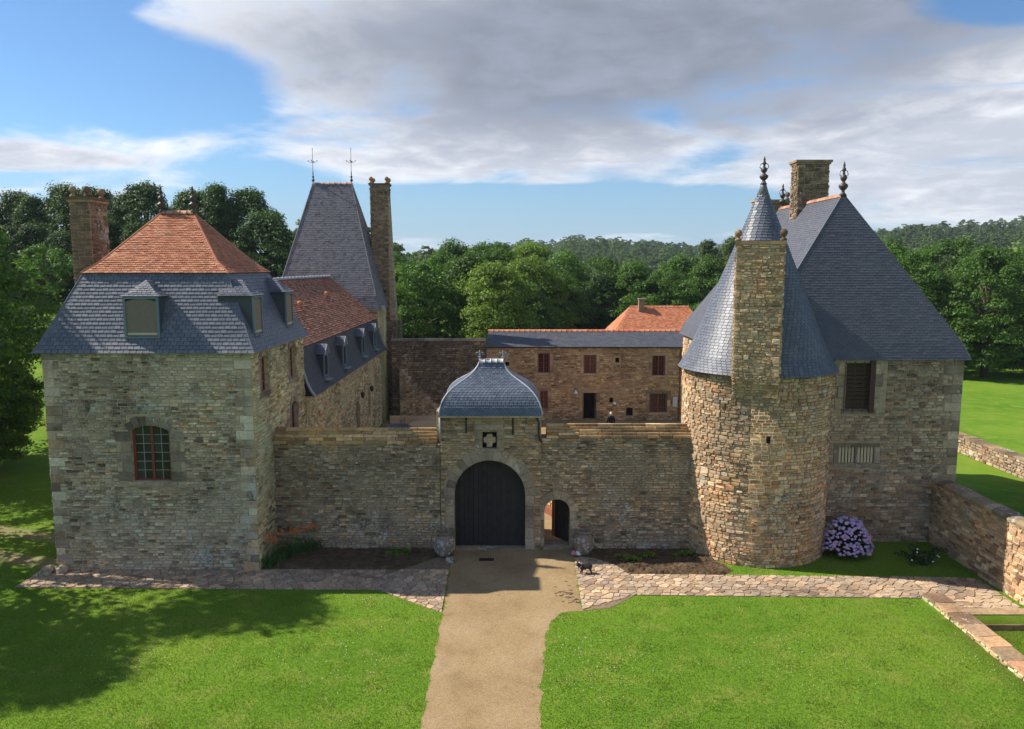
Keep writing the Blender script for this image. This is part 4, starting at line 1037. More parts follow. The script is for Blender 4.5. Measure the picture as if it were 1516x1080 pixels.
    MB().box(cx - hx - .01, cx + hx + .01, cy - hy - .01, cy + hy + .01, 5.79, 5.855).build('eaves_board', MATS['granite'], rf)
    ridge_tiles(rf, (cx - .52, cy, 7.95), (cx + .52, cy, 7.95), 'lead', .15, .26)
    for x in (cx - .5, cx + .5): finial(root, x, cy, 8.02, .42, 'lead')
    p = MB().tube([(1.05, 31.72, 5.75), (1.12, 31.84, 5.5), (1.12, 31.84, 4.95), (1.25, 31.78, 4.7)], .045, 8).build('downpipe', MATS['black_pipe'], root, True)
    MB().tube([(-3.0, 31.80, 5.8), (-3.0, 31.84, 4.75)], .05, 8).build('downpipe', MATS['lead'], root, True)
gate_pavilion()

# ================================================================== ROUND TOWER
def round_tower():
    cx, cy, r, zt = 10.42, 32.85, 2.97, 7.82
    root = empty('round_tower', (cx, cy, 0), 'round rubble stone tower with conical slate roof and a chimney rising up its front', 'tower')
    w = MB().lathe(cx, cy, 0, [(r + .03, -.3), (r, .6), (r, zt)], 72).build('wall', MATS['mortar_round'], root, True)
    def mp(s, z):
        a = -math.pi * 1.12 + s / r; n = np.array((math.cos(a), math.sin(a), 0)); return np.array((cx, cy, z)) + n * (r - .004), np.array((-n[1], n[0], 0)), n
    P = Pieces(w, 'stone', 'small_stones', 'stone_round'); LL = math.pi * 1.24 * r
    rubble(P, mp, LL, 0, zt, (), (.085, .18), (.14, .40), (.02, .065)); P.done()
    MB().box(9.98, 10.12, 29.80, 29.9, 5.12, 5.38).build('arrow_slit', MATS['opening_shade'], root)  # dark box in place of the slit's shaded hollow
    # cone with a slight bell-cast
    pr = [(3.24, 7.74), (2.86, 8.35), (2.42, 9.4), (1.62, 11.4), (.82, 13.4), (.10, 15.2)]
    rf = MB().lathe(cx, cy, 0, pr, 64).build('cone_roof', MATS['slate_under'], root, True)
    P = Pieces(rf, 'slate', 'small_slates', 'slate_cone', 300, 6.)
    rows = []
    for (ra, za), (rb, zb) in zip(pr, pr[1:]):
        H = math.hypot(ra - rb, zb - za); n = round(H / .125)
        rows += [(ra + (rb - ra) * i / n, za + (zb - za) * i / n, (rb - ra) / H, (zb - za) / H, H / n) for i in range(n)]
    for i, (rr, z, dr, dz, e) in enumerate(rows):
        n = max(8, round(2 * math.pi * rr / .215))
        for k in range(n):
            a = 2 * math.pi * (k + .5 * (i % 2)) / n; c, s = math.cos(a), math.sin(a)
            P.add(('slate', (k * 7 + i) % 3), (cx + c * (rr + .012), cy + s * (rr + .012), z), np.array((-s, c, 0)) * 2 * math.pi * rr / n, np.array((c * dr, s * dr, dz)) * e * 1.15, np.array((c * dz, s * dz, -dr)))
    P.done()
    cap = MB().lathe(cx, cy, 14.75, [(.30, 0), (.13, .55), (.08, .75)], 16).build('lead_cap', MATS['lead_dark'], root, True)
    finial(root, cx, cy, 15.35, 1.15, 'finial_clay')
    # chimney on the front
    zc = 12.82; nn = Vector((-.31, -.951, 0)).normalized(); tt = Vector((-nn.y, nn.x, 0)); hw, dep, zk, zf = .87, 1.7, 7.7, 6.5
    fc = Fr(Vector((cx, cy, 0)) + nn * (r + .31), tt, nn)
    m = MB(); m.fbox(fc, -hw, hw, -dep, 0, zk, zc)
    m.prism([fc.p(-hw, -.52, zf), fc.p(hw, -.52, zf), fc.p(hw, -dep, zf), fc.p(-hw, -dep, zf)], [fc.p(-hw, 0, zk), fc.p(hw, 0, zk), fc.p(hw, -dep, zk), fc.p(-hw, -dep, zk)])
    ch = m.build('chimney', MATS['mortar_round'], root)
    P = Pieces(ch, 'stone', 'small_stones', 'stone_round', 200)
    def cm(s, z):
        k = max(0., (zk - z) / (zk - zf)); n = np.array(nn) + np.array((0, 0, -.3 if k > 0 else 0.)); return np.array(fc.p(s - hw, -.52 * k, z)), np.array(tt), n / np.linalg.norm(n)
    rubble(P, cm, 2 * hw, zf, zc, (), (.075, .16), (.13, .36), (.02, .06))
    for fr in (Fr(fc.p(hw, 0, 0), -nn, tt), Fr(fc.p(-hw, -dep, 0), nn, -tt)): rubble(P, flat_map(fr), dep, 7.6, zc, (), (.10, .2), (.18, .4))
    P.done()
    MB().fbox(fc, -hw - .06, hw + .06, -dep - .06, .07, zc, zc + .14).build('cornice', MATS['stone_new'], ch)
    chimney_balls(ch, [tuple(fc.p(sx * (hw - .05), -.1, zc + .14)) for sx in (-1, 1)], 'stone_chimney', .9)
    hips(ch, [(fc.p(-hw - .02, -.30, 7.8), fc.p(-hw - .02, -1.25, 9.7)), (fc.p(hw + .02, -.30, 7.8), fc.p(hw + .02, -1.25, 9.7))], 'granite_warm', .05)
round_tower()

# ================================================================== MANOR HOUSE (right)
def manor():
    x0, x1, y0, y1, zt = 9.9, 19.05, 32.35, 45.2, 8.12
    root = empty('manor_house', (14.5, 38.7, 0), 'grey stone manor block with huge steep slate hip roof and tall chimney', 'building')
    F = Fr((x0, y0, 0), (1, 0, 0), (0, -1, 0)); L = x1 - x0; E = Fr((x1, y0, 0), (0, 1, 0), (1, 0, 0)); W = Fr((x0, y1, 0), (0, -1, 0), (-1, 0, 0))
    gr = dict(s0=4.16, s1=5.28, z0=5.9, z1=7.92, depth=.3); v1 = dict(s0=4.02, s1=4.72, z0=3.54, z1=4.24, depth=.25); v2 = dict(s0=4.84, s1=5.54, z0=3.54, z1=4.24, depth=.25)
    mb = MB(); wall_face(mb, F, L, -.3, zt, [gr, v1, v2]); w = mb.build('wall', MATS['mortar_manor'], root)
    ex = quoins(w, F, L, 0, zt, 'stone_manor', left=False, h=.42, wide=.75, nar=.45)
    P = Pieces(w, 'stone', 'small_stones', 'stone_manor')
    rubble(P, flat_map(F), L, 0, zt, ex + [(3.7, 5.9, 5.7, 8.3), (3.78, 5.8, 3.36, 4.44)], (.09, .18), (.18, .5), (.012, .05)); P.done()
    blocks(w, F, jambs(4.16, 5.28, 5.9, 7.92, .46, .36, 4) + [(4.0, 5.5, 5.7, 5.89)], 'granite', 'jamb_stone', 0, .035)
    blocks(w, F, [(3.78, 4.01, 3.54, 4.24), (4.73, 4.83, 3.54, 4.24), (5.55, 5.78, 3.54, 4.24), (3.78, 5.78, 4.25, 4.44), (3.78, 5.78, 3.36, 3.53)], 'granite', 'surround_stone', 0, .035)
    for o in (v1, v2):
        v = MB().fbox(F, o['s0'], o['s1'], -.25, -.22, o['z0'], o['z1']).build('vent_opening', MATS['opening_shade'], root)  # dark sheet paints the shade behind the slats
        for k in range(5): MB().fbox(F, o['s0'] + .015 + .139 * k, o['s0'] + .11 + .139 * k, -.09, -.05, o['z0'] + .01, o['z1'] - .01).build('slat', MATS['pale_wood'], v)
    g = MB().fbox(F, 4.16, 5.28, -.30, -.26, 5.9, 7.92).build('barred_window', MATS['grille_wood'], root)
    for k in range(11): MB().fbox(F, 4.17, 5.14, -.25, -.20, 5.95 + .178 * k, 6.10 + .178 * k).build('shutter_board', MATS['grille_wood'], g)
    for k in range(12): MB().fbox(F, 4.08, 5.36, .07, .09, 5.85 + .185 * k, 5.872 + .185 * k).build('bar', MATS['rust_iron'], g)
    for s in (4.06, 4.46, 4.86): MB().fbox(F, s, s + .025, .091, .115, 5.78, 8.0).build('bar', MATS['rust_iron'], g)
    MB().fbox(F, 5.14, 5.36, .02, .118, 5.78, 8.0).build('shutter_leaf', MATS['rust_iron'], g)
    for fr, LL in ((E, y1 - y0), (W, y1 - y0), (Fr((x1, y1, 0), (-1, 0, 0), (0, 1, 0)), L)):
        mb = MB(); wall_face(mb, fr, LL, -.3, zt); w2 = mb.build('wall', MATS['mortar_manor'], root)
        if fr is not E and fr is W: 
            P = Pieces(w2, 'stone', 'small_stones', 'stone_round', 30); rubble(P, flat_map(fr), LL, 5, zt, (), (.14, .25), (.3, .6)); P.done()
    R0 = rect_ring(x0 - .2, x1 + .16, y0 - .2, y1 + .2, 8.06); R1 = rect_ring(x0 + .10, x1 - .12, y0 + .02, y1 - .02, 8.75); R2 = rect_ring(14.38, 14.58, 34.6, 42.6, 15.05)
    m = MB(); roof_shell(m, [R0, R1, R2]); rf = m.build('slate_roof', MATS['slate_under'], root)
    P = Pieces(rf, 'slate', 'small_slates', 'slate_manor', 300, 6.); j = 0
    for a, b in ((R0, R1), (R1, R2)):
        for k in range(4): slope(P, a[k], a[(k + 1) % 4], b[k], b[(k + 1) % 4], .22, .118, 'fine', joint=j)
        j += 1
    P.done(); hips(rf, [(R0[k], R1[k]) for k in range(4)] + [(R1[k], R2[k]) for k in range(4)], 'slate_manor', .035)
    ridge_tiles(rf, (14.48, 34.6, 15.1), (14.48, 38.7, 15.1), 'tile_ridge', .15, .33); ridge_tiles(rf, (14.48, 39.6, 15.1), (14.48, 42.6, 15.1), 'tile_ridge', .15, .33)
    finial(root, 14.48, 34.68, 15.1, 1.5, 'finial_clay'); finial(root, 14.48, 42.5, 15.1, 1.35, 'finial_clay')
    chimney(root, 13.88, 15.42, 38.72, 39.55, 13.0, 17.0, K=150)
    c = chimney(root, 13.65, 15.5, 44.3, 45.0, 11, 15.55, K=0); chimney_balls(c, [(13.8, 44.4, 15.75), (15.4, 44.4, 15.75)], 'stone_dark', .9)
    b = MB().box(12.1, 12.8, 45.3, 48.0, 0, 6.6).build('rear_outshot', MATS['mortar_range'], root)
    root.location += Vector((.22, .5, 0))
manor()

# ================================================================== COURTYARD RANGE and walls behind
def courtyard_range():
    y0 = 60.0; x0, x1, zt = -2.0, 14.5, 5.72
    root = empty('courtyard_range', (6, 61.5, 0), 'low brown stone range with red framed windows under a thin slate roof', 'building')
    F = Fr((x0, y0, 0), (1, 0, 0), (0, -1, 0)); L = x1 - x0
    wins = [(2.0, 2.94, 3.78, 5.30), (5.58, 6.56, 3.73, 5.16), (10.91, 11.92, 3.57, 5.11), (2.17, 2.80, .95, 2.34), (10.76, 12.15, .63, 2.13)]
    holes = [(8.04, 8.35, 4.58, 4.95), (-.53, -.21, 4.31, 4.63), (7.62, 7.93, 1.43, 1.81), (8.96, 9.48, .36, 1.0)]
    door = (5.52, 6.60, .02, 2.18)
    ops = [dict(s0=a - x0, s1=b - x0, z0=c, z1=d, depth=.22) for a, b, c, d in wins + holes] + [dict(s0=door[0] - x0, s1=door[1] - x0, z0=door[2], z1=door[3], depth=.9)]
    mb = MB(); wall_face(mb, F, L, -.3, zt, ops); w = mb.build('wall', MATS['mortar_range'], root)
    P = Pieces(w, 'stone', 'small_stones', 'stone_range', 200, 8.)
    ex = []
    for i, o in enumerate(ops):
        m_ = .26 if i < 5 or i == 9 else .1
        ex.append((o['s0'] - m_, o['s1'] + m_, o['z0'] - .14, o['z1'] + .26 * (m_ > .2)))
        if i < 5 or i == 9:
            blocks(w, F, jambs(o['s0'], o['s1'], o['z0'], o['z1'], .26, .26, 3) + [(o['s0'] - .26, o['s1'] + .26, o['z1'], o['z1'] + .24)], 'granite_warm', 'jamb_stone', 0, .03)
        if i < 5:
            window(root, F, o['s0'], o['s1'], o['z0'], o['z1'], .16, 2 if i != 4 else 3, 4, 2, split=False, sill='granite_warm', bar='maroon_paint')
        elif i < 9: MB().fbox(F, o['s0'], o['s1'], -.22, -.20, o['z0'], o['z1']).build('vent_hole', MATS['opening_shade'], root)  # dark sheet stands for the shade in the hole
        else:
            MB().fbox(F, o['s0'] + .05, o['s1'] - .05, -.9, -.85, o['z0'], o['z1']).build('doorway_shade', MATS['opening_shade'], root)  # dark sheet put in for the unlit room behind
            MB().fbox(F, o['s0'], o['s0'] + .09, -.8, -.06, .03, 2.17).build('door', MATS['red_wood'], root)
    rubble(P, flat_map(F), L, 0, zt, ex, (.10, .19), (.2, .5), (.012, .045)); P.done()
    MB().box(x0, x0 + .4, y0 + .02, 63.0, -.3, zt).box(x0 + .4, x1, 62.6, 63.0, -.3, 6.2).build('wall', MATS['mortar_range'], root)
    BL, BR, TL, TR = (x0 - .1, y0 - .25, 5.76), (x1, y0 - .25, 5.76), (x0 + .1, 62.9, 6.72), (x1, 62.9, 6.72)
    m = MB(); m.prism([Vector(p) for p in (BL, BR, TR, TL)], [Vector(p) + Vector((0, 0, .05)) for p in (BL, BR, TR, TL)]); rf = m.build('slate_roof', MATS['slate_under'], root)
    P = Pieces(rf, 'slate', 'small_slates', 'slate_range', 0); up = Vector((0, 0, .052)); slope(P, Vector(BL) + up, Vector(BR) + up, Vector(TL) + up, Vector(TR) + up, .26, .16); P.done()
    m = MB(); m.add([TL, TR, (x1, 65.5, 5.4), (x0, 65.5, 5.4)], [(0, 1, 2, 3)]).build('rear_roof', MATS['slate_range'], root)
    ridge_tiles(rf, (x0 + .05, 62.9, 6.80), (x1, 62.9, 6.80), 'tile_red', .16, .42)
    MB().box(13.05, 13.12, 59.9, 59.99, 0, 5.6).build('downpipe', MATS['maroon_paint'], root)
    r2 = empty('wall_lamp', (4.96, 59.9, 2.2), 'small white enamel wall lamp left of the open courtyard doorway', 'lamp')
    MB().tube([(4.96, 59.98, 2.5), (4.96, 59.75, 2.62), (4.96, 59.7, 2.45)], .02, 5).build('bracket', MATS['iron'], r2)
    MB().lathe(4.96, 59.7, 2.18, [(.16, 0), (.13, .08), (.06, .2), (.04, .28)], 10).build('shade', MATS['white_paint'], r2, True)
    r3 = empty('globe_lamp', (8.0, 59.9, 1.2), 'white globe wall lamp beside the small square opening', 'lamp')
    MB().lathe(8.0, 59.78, 1.25, [(.02, 0), (.11, .06), (.14, .14), (.11, .22), (.02, .28)], 12).build('globe', MATS['white_paint'], r3, True)
    MB().box(7.97, 8.03, 59.8, 59.99, 1.16, 1.24).build('bracket', MATS['iron'], r3)
    r4 = empty('notice_board', (12.75, 59.95, 1.2), 'pale paper notice board on the courtyard wall next to the round tower', 'sign')
    MB().box(12.52, 12.98, 59.90, 59.97, 1.05, 1.95).build('frame', MATS['maroon_paint'], r4); MB().box(12.56, 12.94, 59.885, 59.898, 1.09, 1.91).build('sheet', MATS['sign_paper'], r4)

    cw = empty('courtyard_wall', (-5.6, 60.4, 0), 'dark mossy stone wall closing the back of the courtyard', 'wall')
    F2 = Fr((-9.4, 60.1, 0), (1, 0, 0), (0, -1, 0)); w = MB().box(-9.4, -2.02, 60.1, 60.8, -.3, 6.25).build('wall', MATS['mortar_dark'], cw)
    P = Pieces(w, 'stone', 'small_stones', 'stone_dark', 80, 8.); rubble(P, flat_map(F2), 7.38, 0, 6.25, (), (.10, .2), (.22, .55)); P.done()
    x = -9.4
    while x < -2.1:
        l = min(random.uniform(.5, .9), -2.02 - x); MB().box(x + .006, x + l - .006, 59.98, 60.92, 6.252, 6.40 + random.uniform(-.02, .02)).build('coping_stone', MATS['granite'], cw); x += l
    st = empty('ruined_stair', (-7.4, 59.3, 0), 'broken dark stone stair climbing the courtyard wall', 'stairs')
    for i in range(14):
        a = -5.5 - i * .24; MB().prism([(a, 58.9 + random.uniform(-.05, .05), 0), (a + .27, 58.9, 0), (a + .27, 60.08, 0), (a, 60.08, 0)], [(a, 58.92, .55 + i * .27), (a + .27, 58.93, .52 + i * .27), (a + .27, 60.08, .54 + i * .27), (a, 60.08, .55 + i * .27)]).build('step', MATS['stone_curtain'], st)
    sw = MB().box(-9.38, -5.0, 58.75, 58.88, 0, .6).build('kerb', MATS['stone_curtain'], st)
    P = Pieces(sw, 'stone', 'small_stones', 'stone_curtain', 0)
    for i in range(14):
        a = -5.5 - i * .24; rubble(P, flat_map(Fr((a, 58.9, 0), (1, 0, 0), (0, -1, 0))), .26, .6, .55 + i * .27, (), (.11, .2), (.2, .3), (.02, .06))
    P.done()
courtyard_range()

def red_house():
    root = empty('red_roof_house', (13.8, 77.5, 0), 'small house behind the courtyard with a bright orange tiled hip roof', 'house')
    x0, x1, y0, y1 = 9.9, 19.2, 74.4, 80.8
    MB().box(x0, x1, y0, y1, -.3, 5.4).build('wall', MATS['mortar_range'], root)
    R0 = rect_ring(x0 - .3, x1 + .3, y0 - .3, y1 + .3, 5.35); R2 = rect_ring(11.7, 17.6, 77.5, 77.7, 7.95)
    m = MB(); roof_shell(m, [R0, R2]); rf = m.build('tile_roof', MATS['tile_under'], root)
    P = Pieces(rf, 'tile', 'small_tiles', 'tile_red', 0)
    for k in range(4): slope(P, R0[k], R0[(k + 1) % 4], R2[k], R2[(k + 1) % 4], .22, .15, 'tile')
    P.done(); ridge_tiles(rf, (11.7, 77.6, 8.0), (17.6, 77.6, 8.0), 'tile_red', .14, .4)
    c = MB().box(12.55, 13.1, 76.9, 77.5, 7.0, 8.75).build('chimney', MATS['stone_chimney'], root); MB().box(12.5, 13.15, 76.85, 77.55, 8.752, 8.85).build('chimney_cap', MATS['granite'], c)
red_house()

# ================================================================== GARDEN WALLS, STEPS
def garden_walls():
    X, y0, y1, h = 18.25, 14.0, 32.8, 2.72
    root = empty('garden_wall', (18.55, 23, 0), 'tall tan rubble garden wall running out from the manor front', 'wall')
    w = MB().box(X, X + .62, y0, y1, -.5, h).build('wall', MATS['mortar_warm'], root)
    P = Pieces(w, 'stone', 'small_stones', 'stone_range', 300, 8.); rubble(P, flat_map(Fr((X, y1, 0), (0, -1, 0), (-1, 0, 0))), y1 - y0, -.4, h, (), (.08, .17), (.2, .55), (.012, .05)); P.done()
    P = Pieces(w, 'stone', 'small_stones', 'stone_range', 0); rubble(P, flat_map(Fr((X + .62, y0, 0), (0, 1, 0), (1, 0, 0))), y1 - y0, 0, h, (), (.12, .24), (.3, .6)); P.done()
    y = y1; rg = random.Random(4)
    while y > y0:
        l = rg.uniform(.35, .8); a = X - .07; b = X + .69; zz = rg.uniform(-.02, .025)
        pr = [(a, h + .002), (a - .01, h + .10 + zz), (a + .16, h + .20 + zz), (b - .16, h + .21 + zz), (b + .01, h + .10 + zz), (b, h + .002)]
        MB().prism([(x, y - l + .008, z) for x, z in pr], [(x, y, z) for x, z in pr]).build('coping_stone', MATS['stone_chimney'], root); y -= l
    fw = empty('field_wall', (29.3, 50, 0), 'low dark stone wall along the edge of the sunlit meadow', 'wall')
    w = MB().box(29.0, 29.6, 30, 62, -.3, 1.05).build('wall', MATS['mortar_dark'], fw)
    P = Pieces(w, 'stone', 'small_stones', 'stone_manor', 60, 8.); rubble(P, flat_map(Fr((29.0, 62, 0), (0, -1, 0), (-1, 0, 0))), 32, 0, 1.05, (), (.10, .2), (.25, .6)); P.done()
    y = 30.
    while y < 62:
        l = rg.uniform(.5, 1.1); MB().box(28.94, 29.66, y + .006, y + l - .006, 1.052, 1.16 + rg.uniform(-.02, .03)).build('coping_stone', MATS['stone_chimney'], fw); y += l
    lw = empty('low_wall', (15.1, 22, 0), 'low retaining wall capped with reddish stone slabs along the right lawn', 'wall')
    m = MB().prism([(14.86, 12, -.5), (15.46, 12, -.5), (15.56, 27.0, -.5), (14.96, 27.0, -.5)], [(14.86, 12, .17), (15.46, 12, .17), (15.56, 27.0, .17), (14.96, 27.0, .17)]).build('wall', MATS['stone_warm'], lw)
    y = 26.95; kp = 0.
    while y > 12:
        l = rg.uniform(.35, .9); ox = (y - 12) / 15 * .1; zz = rg.uniform(-.012, .012)
        a, b = 14.80 + ox + rg.uniform(-.03, .03), 15.54 + ox + rg.uniform(-.03, .03); k1, k2 = rg.uniform(-.05, .05), rg.uniform(-.05, .05)
        MB().prism([(a, y - l + .01 + k1, .172), (b, y - l + .01 - k1, .172), (b, y - kp, .172), (a, y + kp, .172)], [(a + .015, y - l + .025 + k1, .25 + zz), (b - .015, y - l + .025 - k1, .25 + zz), (b - .015, y - .015 - kp, .25 - zz), (a + .015, y - .015 + kp, .25 - zz)]).build('coping_slab', MATS['red_coping'], lw)
        kp = k1
        y -= l
    P = Pieces(m, 'stone', 'small_stones', 'stone_warm', 60, 8.); rubble(P, flat_map(Fr((14.97, 27.0, 0), (-.1 / 15, -1, 0), (-1, .1 / 15, 0))), 15, 0, .17, (), (.08, .10), (.2, .5)); P.done()
    gs = empty('garden_steps', (16.8, 25.7, -.3), 'two pale stone garden steps down to the sunken lawn', 'steps')
    MB().box(15.62, 18.22, 25.62, 26.12, -.4, .035).build('step', MATS['granite_warm'], gs); MB().box(15.62, 18.22, 25.22, 25.615, -.5, -.16).build('step', MATS['granite_warm'], gs)
garden_walls()

def courtyard_props():
    # low wall glimpsed through the postern
    r = empty('planter_wall', (2.4, 36.0, 0), 'low pale rubble wall seen through the small arched doorway', 'wall')
    fr = Fr((1.2, 37.2, 0), (.8, -.6, 0), (-.6, -.8, 0)); fr = Fr((1.5, 37.6, 0), (.45, -.9, 0), (-.9, -.45, 0))
    w = MB().fbox(fr, 0, 3, -.4, 0, -.1, 1.5).build('wall', MATS['mortar_round'], r); P = Pieces(w, 'stone', 'small_stones', 'stone_round', 60, 6.); rubble(P, flat_map(fr), 3, .35, 1.5, (), (.1, .2), (.2, .45)); P.done()
    MB().fbox(fr, 0, 3, .0, .22, -.05, .34).build('brick_plinth', MATS['tile_brown'], r)
    # barrel table and tub beyond the wall
    b = empty('barrel_table', (-5.3, 46.5, 0), 'round wooden barrel topped table showing over the curtain wall coping', 'table')
    MB().lathe(-5.3, 46.5, 0, [(.5, 0), (.62, .3), (.66, 1.0), (.62, 1.7), (.5, 2.2)], 20).build('barrel', MATS['barrel_wood'], b, True)
    MB().lathe(-5.3, 46.5, 2.2, [(.98, 0), (1.02, .05), (1.02, .26), (.98, .30)], 28).build('table_top', MATS['barrel_wood'], b)
    t = empty('water_tub', (-6.9, 46.5, 0), 'dark bluish tub standing left of the barrel table', 'tub')
    MB().lathe(-6.95, 46.5, 0, [(.55, 0), (.62, 1.2), (.66, 2.3), (.68, 2.36), (.60, 2.36), (.58, 2.2)], 20).build('tub', MATS['lead_dark'], t, True)
    MB().lathe(-6.95, 46.5, 2.15, [(.56, 0), (.56, .04)], 20).build('water', MATS['water_dark'], t)
courtyard_props()

# ================================================================== VEGETATION
def leaves_array(C, Rd, npl, size, rng, up=.35, flat=1.):
    """leaf quads spread over clump spheres: C (k,3) centres, Rd (k,) radii"""
    k = len(C); n = k * npl
    d = rng.normal(size=(n, 3)); d /= np.linalg.norm(d, axis=1, keepdims=True); d[:, 2] = np.abs(d[:, 2]) * .85 + d[:, 2] * .15
    rr = rng.uniform(.45, 1.08, n) ** .7
    P = np.repeat(C, npl, 0) + d * (np.repeat(Rd, npl) * rr)[:, None] * np.array((1, 1, flat))
    nrm = d + rng.normal(size=(n, 3)) * .55 + np.array((0, 0, up)); nrm /= np.linalg.norm(nrm, axis=1, keepdims=True)
    t = np.cross(nrm, rng.normal(size=(n, 3))); t /= np.linalg.norm(t, axis=1, keepdims=True); b = np.cross(nrm, t)
    s = size * rng.uniform(.6, 1.3, n)[:, None]
    V = np.stack([P - t * s * .5, P + b * s * .32 + nrm * s * .06, P + t * s * .5, P - b * s * .32 + nrm * s * .06], 1).reshape(-1, 3)
    return V, np.arange(n * 4).reshape(-1, 4)

def crown_clumps(h0, h1, rad, k, rng, shape='round'):
    z = rng.uniform(0, 1, k); a = rng.uniform(0, 2 * np.pi, k)
    if shape == 'round': prof = np.sqrt(np.clip(1 - (2 * z - .86) ** 2 / 1.3, .05, 1))
    elif shape == 'tall': prof = np.clip(1.05 - z ** 1.6, .12, 1) * np.clip(z * 6 + .5, .3, 1)
    else: prof = np.clip(np.sin(np.pi * (z * .85 + .12)), .2, 1)
    lob = 1 + .22 * np.sin(a * 3 + rng.uniform(0, 6)) + .12 * np.sin(a * 5 + z * 7 + rng.uniform(0, 6))
    r = rad * prof * lob * rng.uniform(.35, 1, k) ** .42
    return np.stack([r * np.cos(a), r * np.sin(a), h0 + (h1 - h0) * z], 1)

TREES = {}
def tree_proto(key, h, rad, clear, k, npl, leaf, mat, shape='round', clump=.16, seed=1):
    rng = np.random.default_rng(seed); C = crown_clumps(clear, h * .94, rad, k, rng, shape)
    V, F = leaves_array(C, rng.uniform(.7, 1.3, k) * clump * h * .55, npl, leaf, rng)
    me = np_mesh('crown', V, F, 4, MATS[mat])
    m = MB(); rg = random.Random(seed); lean = rg.uniform(-.04, .04) * h
    m.tube([(0, 0, -.6), (lean * .1, 0, h * .15), (lean * .5, .02 * h, h * .4), (lean, 0, h * .72)], [.030 * h, .024 * h, .018 * h, .006 * h], 8)
    for i in range(9):
        c = C[rg.randrange(k)]; b = Vector((lean * .3, 0, h * rg.uniform(.18, .5)))
        m.tube([b, (b + Vector(c)) / 2 + Vector((0, 0, .03 * h)), Vector(c)], [.012 * h, .008 * h, .003 * h], 5)
    tm = bpy.data.meshes.new('trunk'); tm.from_pydata([tuple(v) for v in m.v], [], m.f); tm.materials.append(MATS['bark']); tm.shade_smooth()
    TREES[key] = (tm, me)
def tree(key, x, y, s, label, group=None, rz=None, name='broadleaf_tree', sz=None, z=None):
    tm, me = TREES[key]; zz = float(terrain(x, y)) if z is None else z
    r = empty(name, (0, 0, 0), label, 'tree', group)
    for nm, d in (('trunk', tm), ('crown', me)): link_mesh(nm, d, r)
    r.location = (x, y, zz); r.rotation_euler = (0, 0, random.uniform(0, 6.28) if rz is None else rz); r.scale = (s, s, sz or s); return r

tree_proto('mid1', 14, 5.2, .8, 190, 190, .27, 'leaf_mid', clump=.145, seed=11)
tree_proto('mid2', 14.5, 4.8, .5, 190, 190, .27, 'leaf_mid', 'oval', .145, seed=12)
tree_proto('light', 14, 4.8, .9, 190, 190, .27, 'leaf_light', clump=.145, seed=13)
tree_proto('dark1', 13, 4.4, .3, 210, 170, .25, 'leaf_dark', 'tall', seed=14)
tree_proto('dark2', 13, 4.6, .3, 210, 170, .26, 'leaf_dark', 'oval', seed=15)
tree_proto('near', 15, 5.0, 1.0, 420, 150, .20, 'leaf_mid', 'oval', .10, seed=16)
tree_proto('shade', 15, 5.0, 2.0, 230, 85, .22, 'leaf_mid', 'oval', .10, seed=26)
tree_proto('far', 12, 4.6, .6, 70, 60, .62, 'leaf_far', seed=17)
tree_proto('poplar', 17, 3.4, 1.5, 150, 130, .30, 'leaf_far', 'oval', .11, seed=18)
tree_proto('orchard', 6.2, 2.5, 1.9, 90, 110, .18, 'leaf_mid', seed=19)

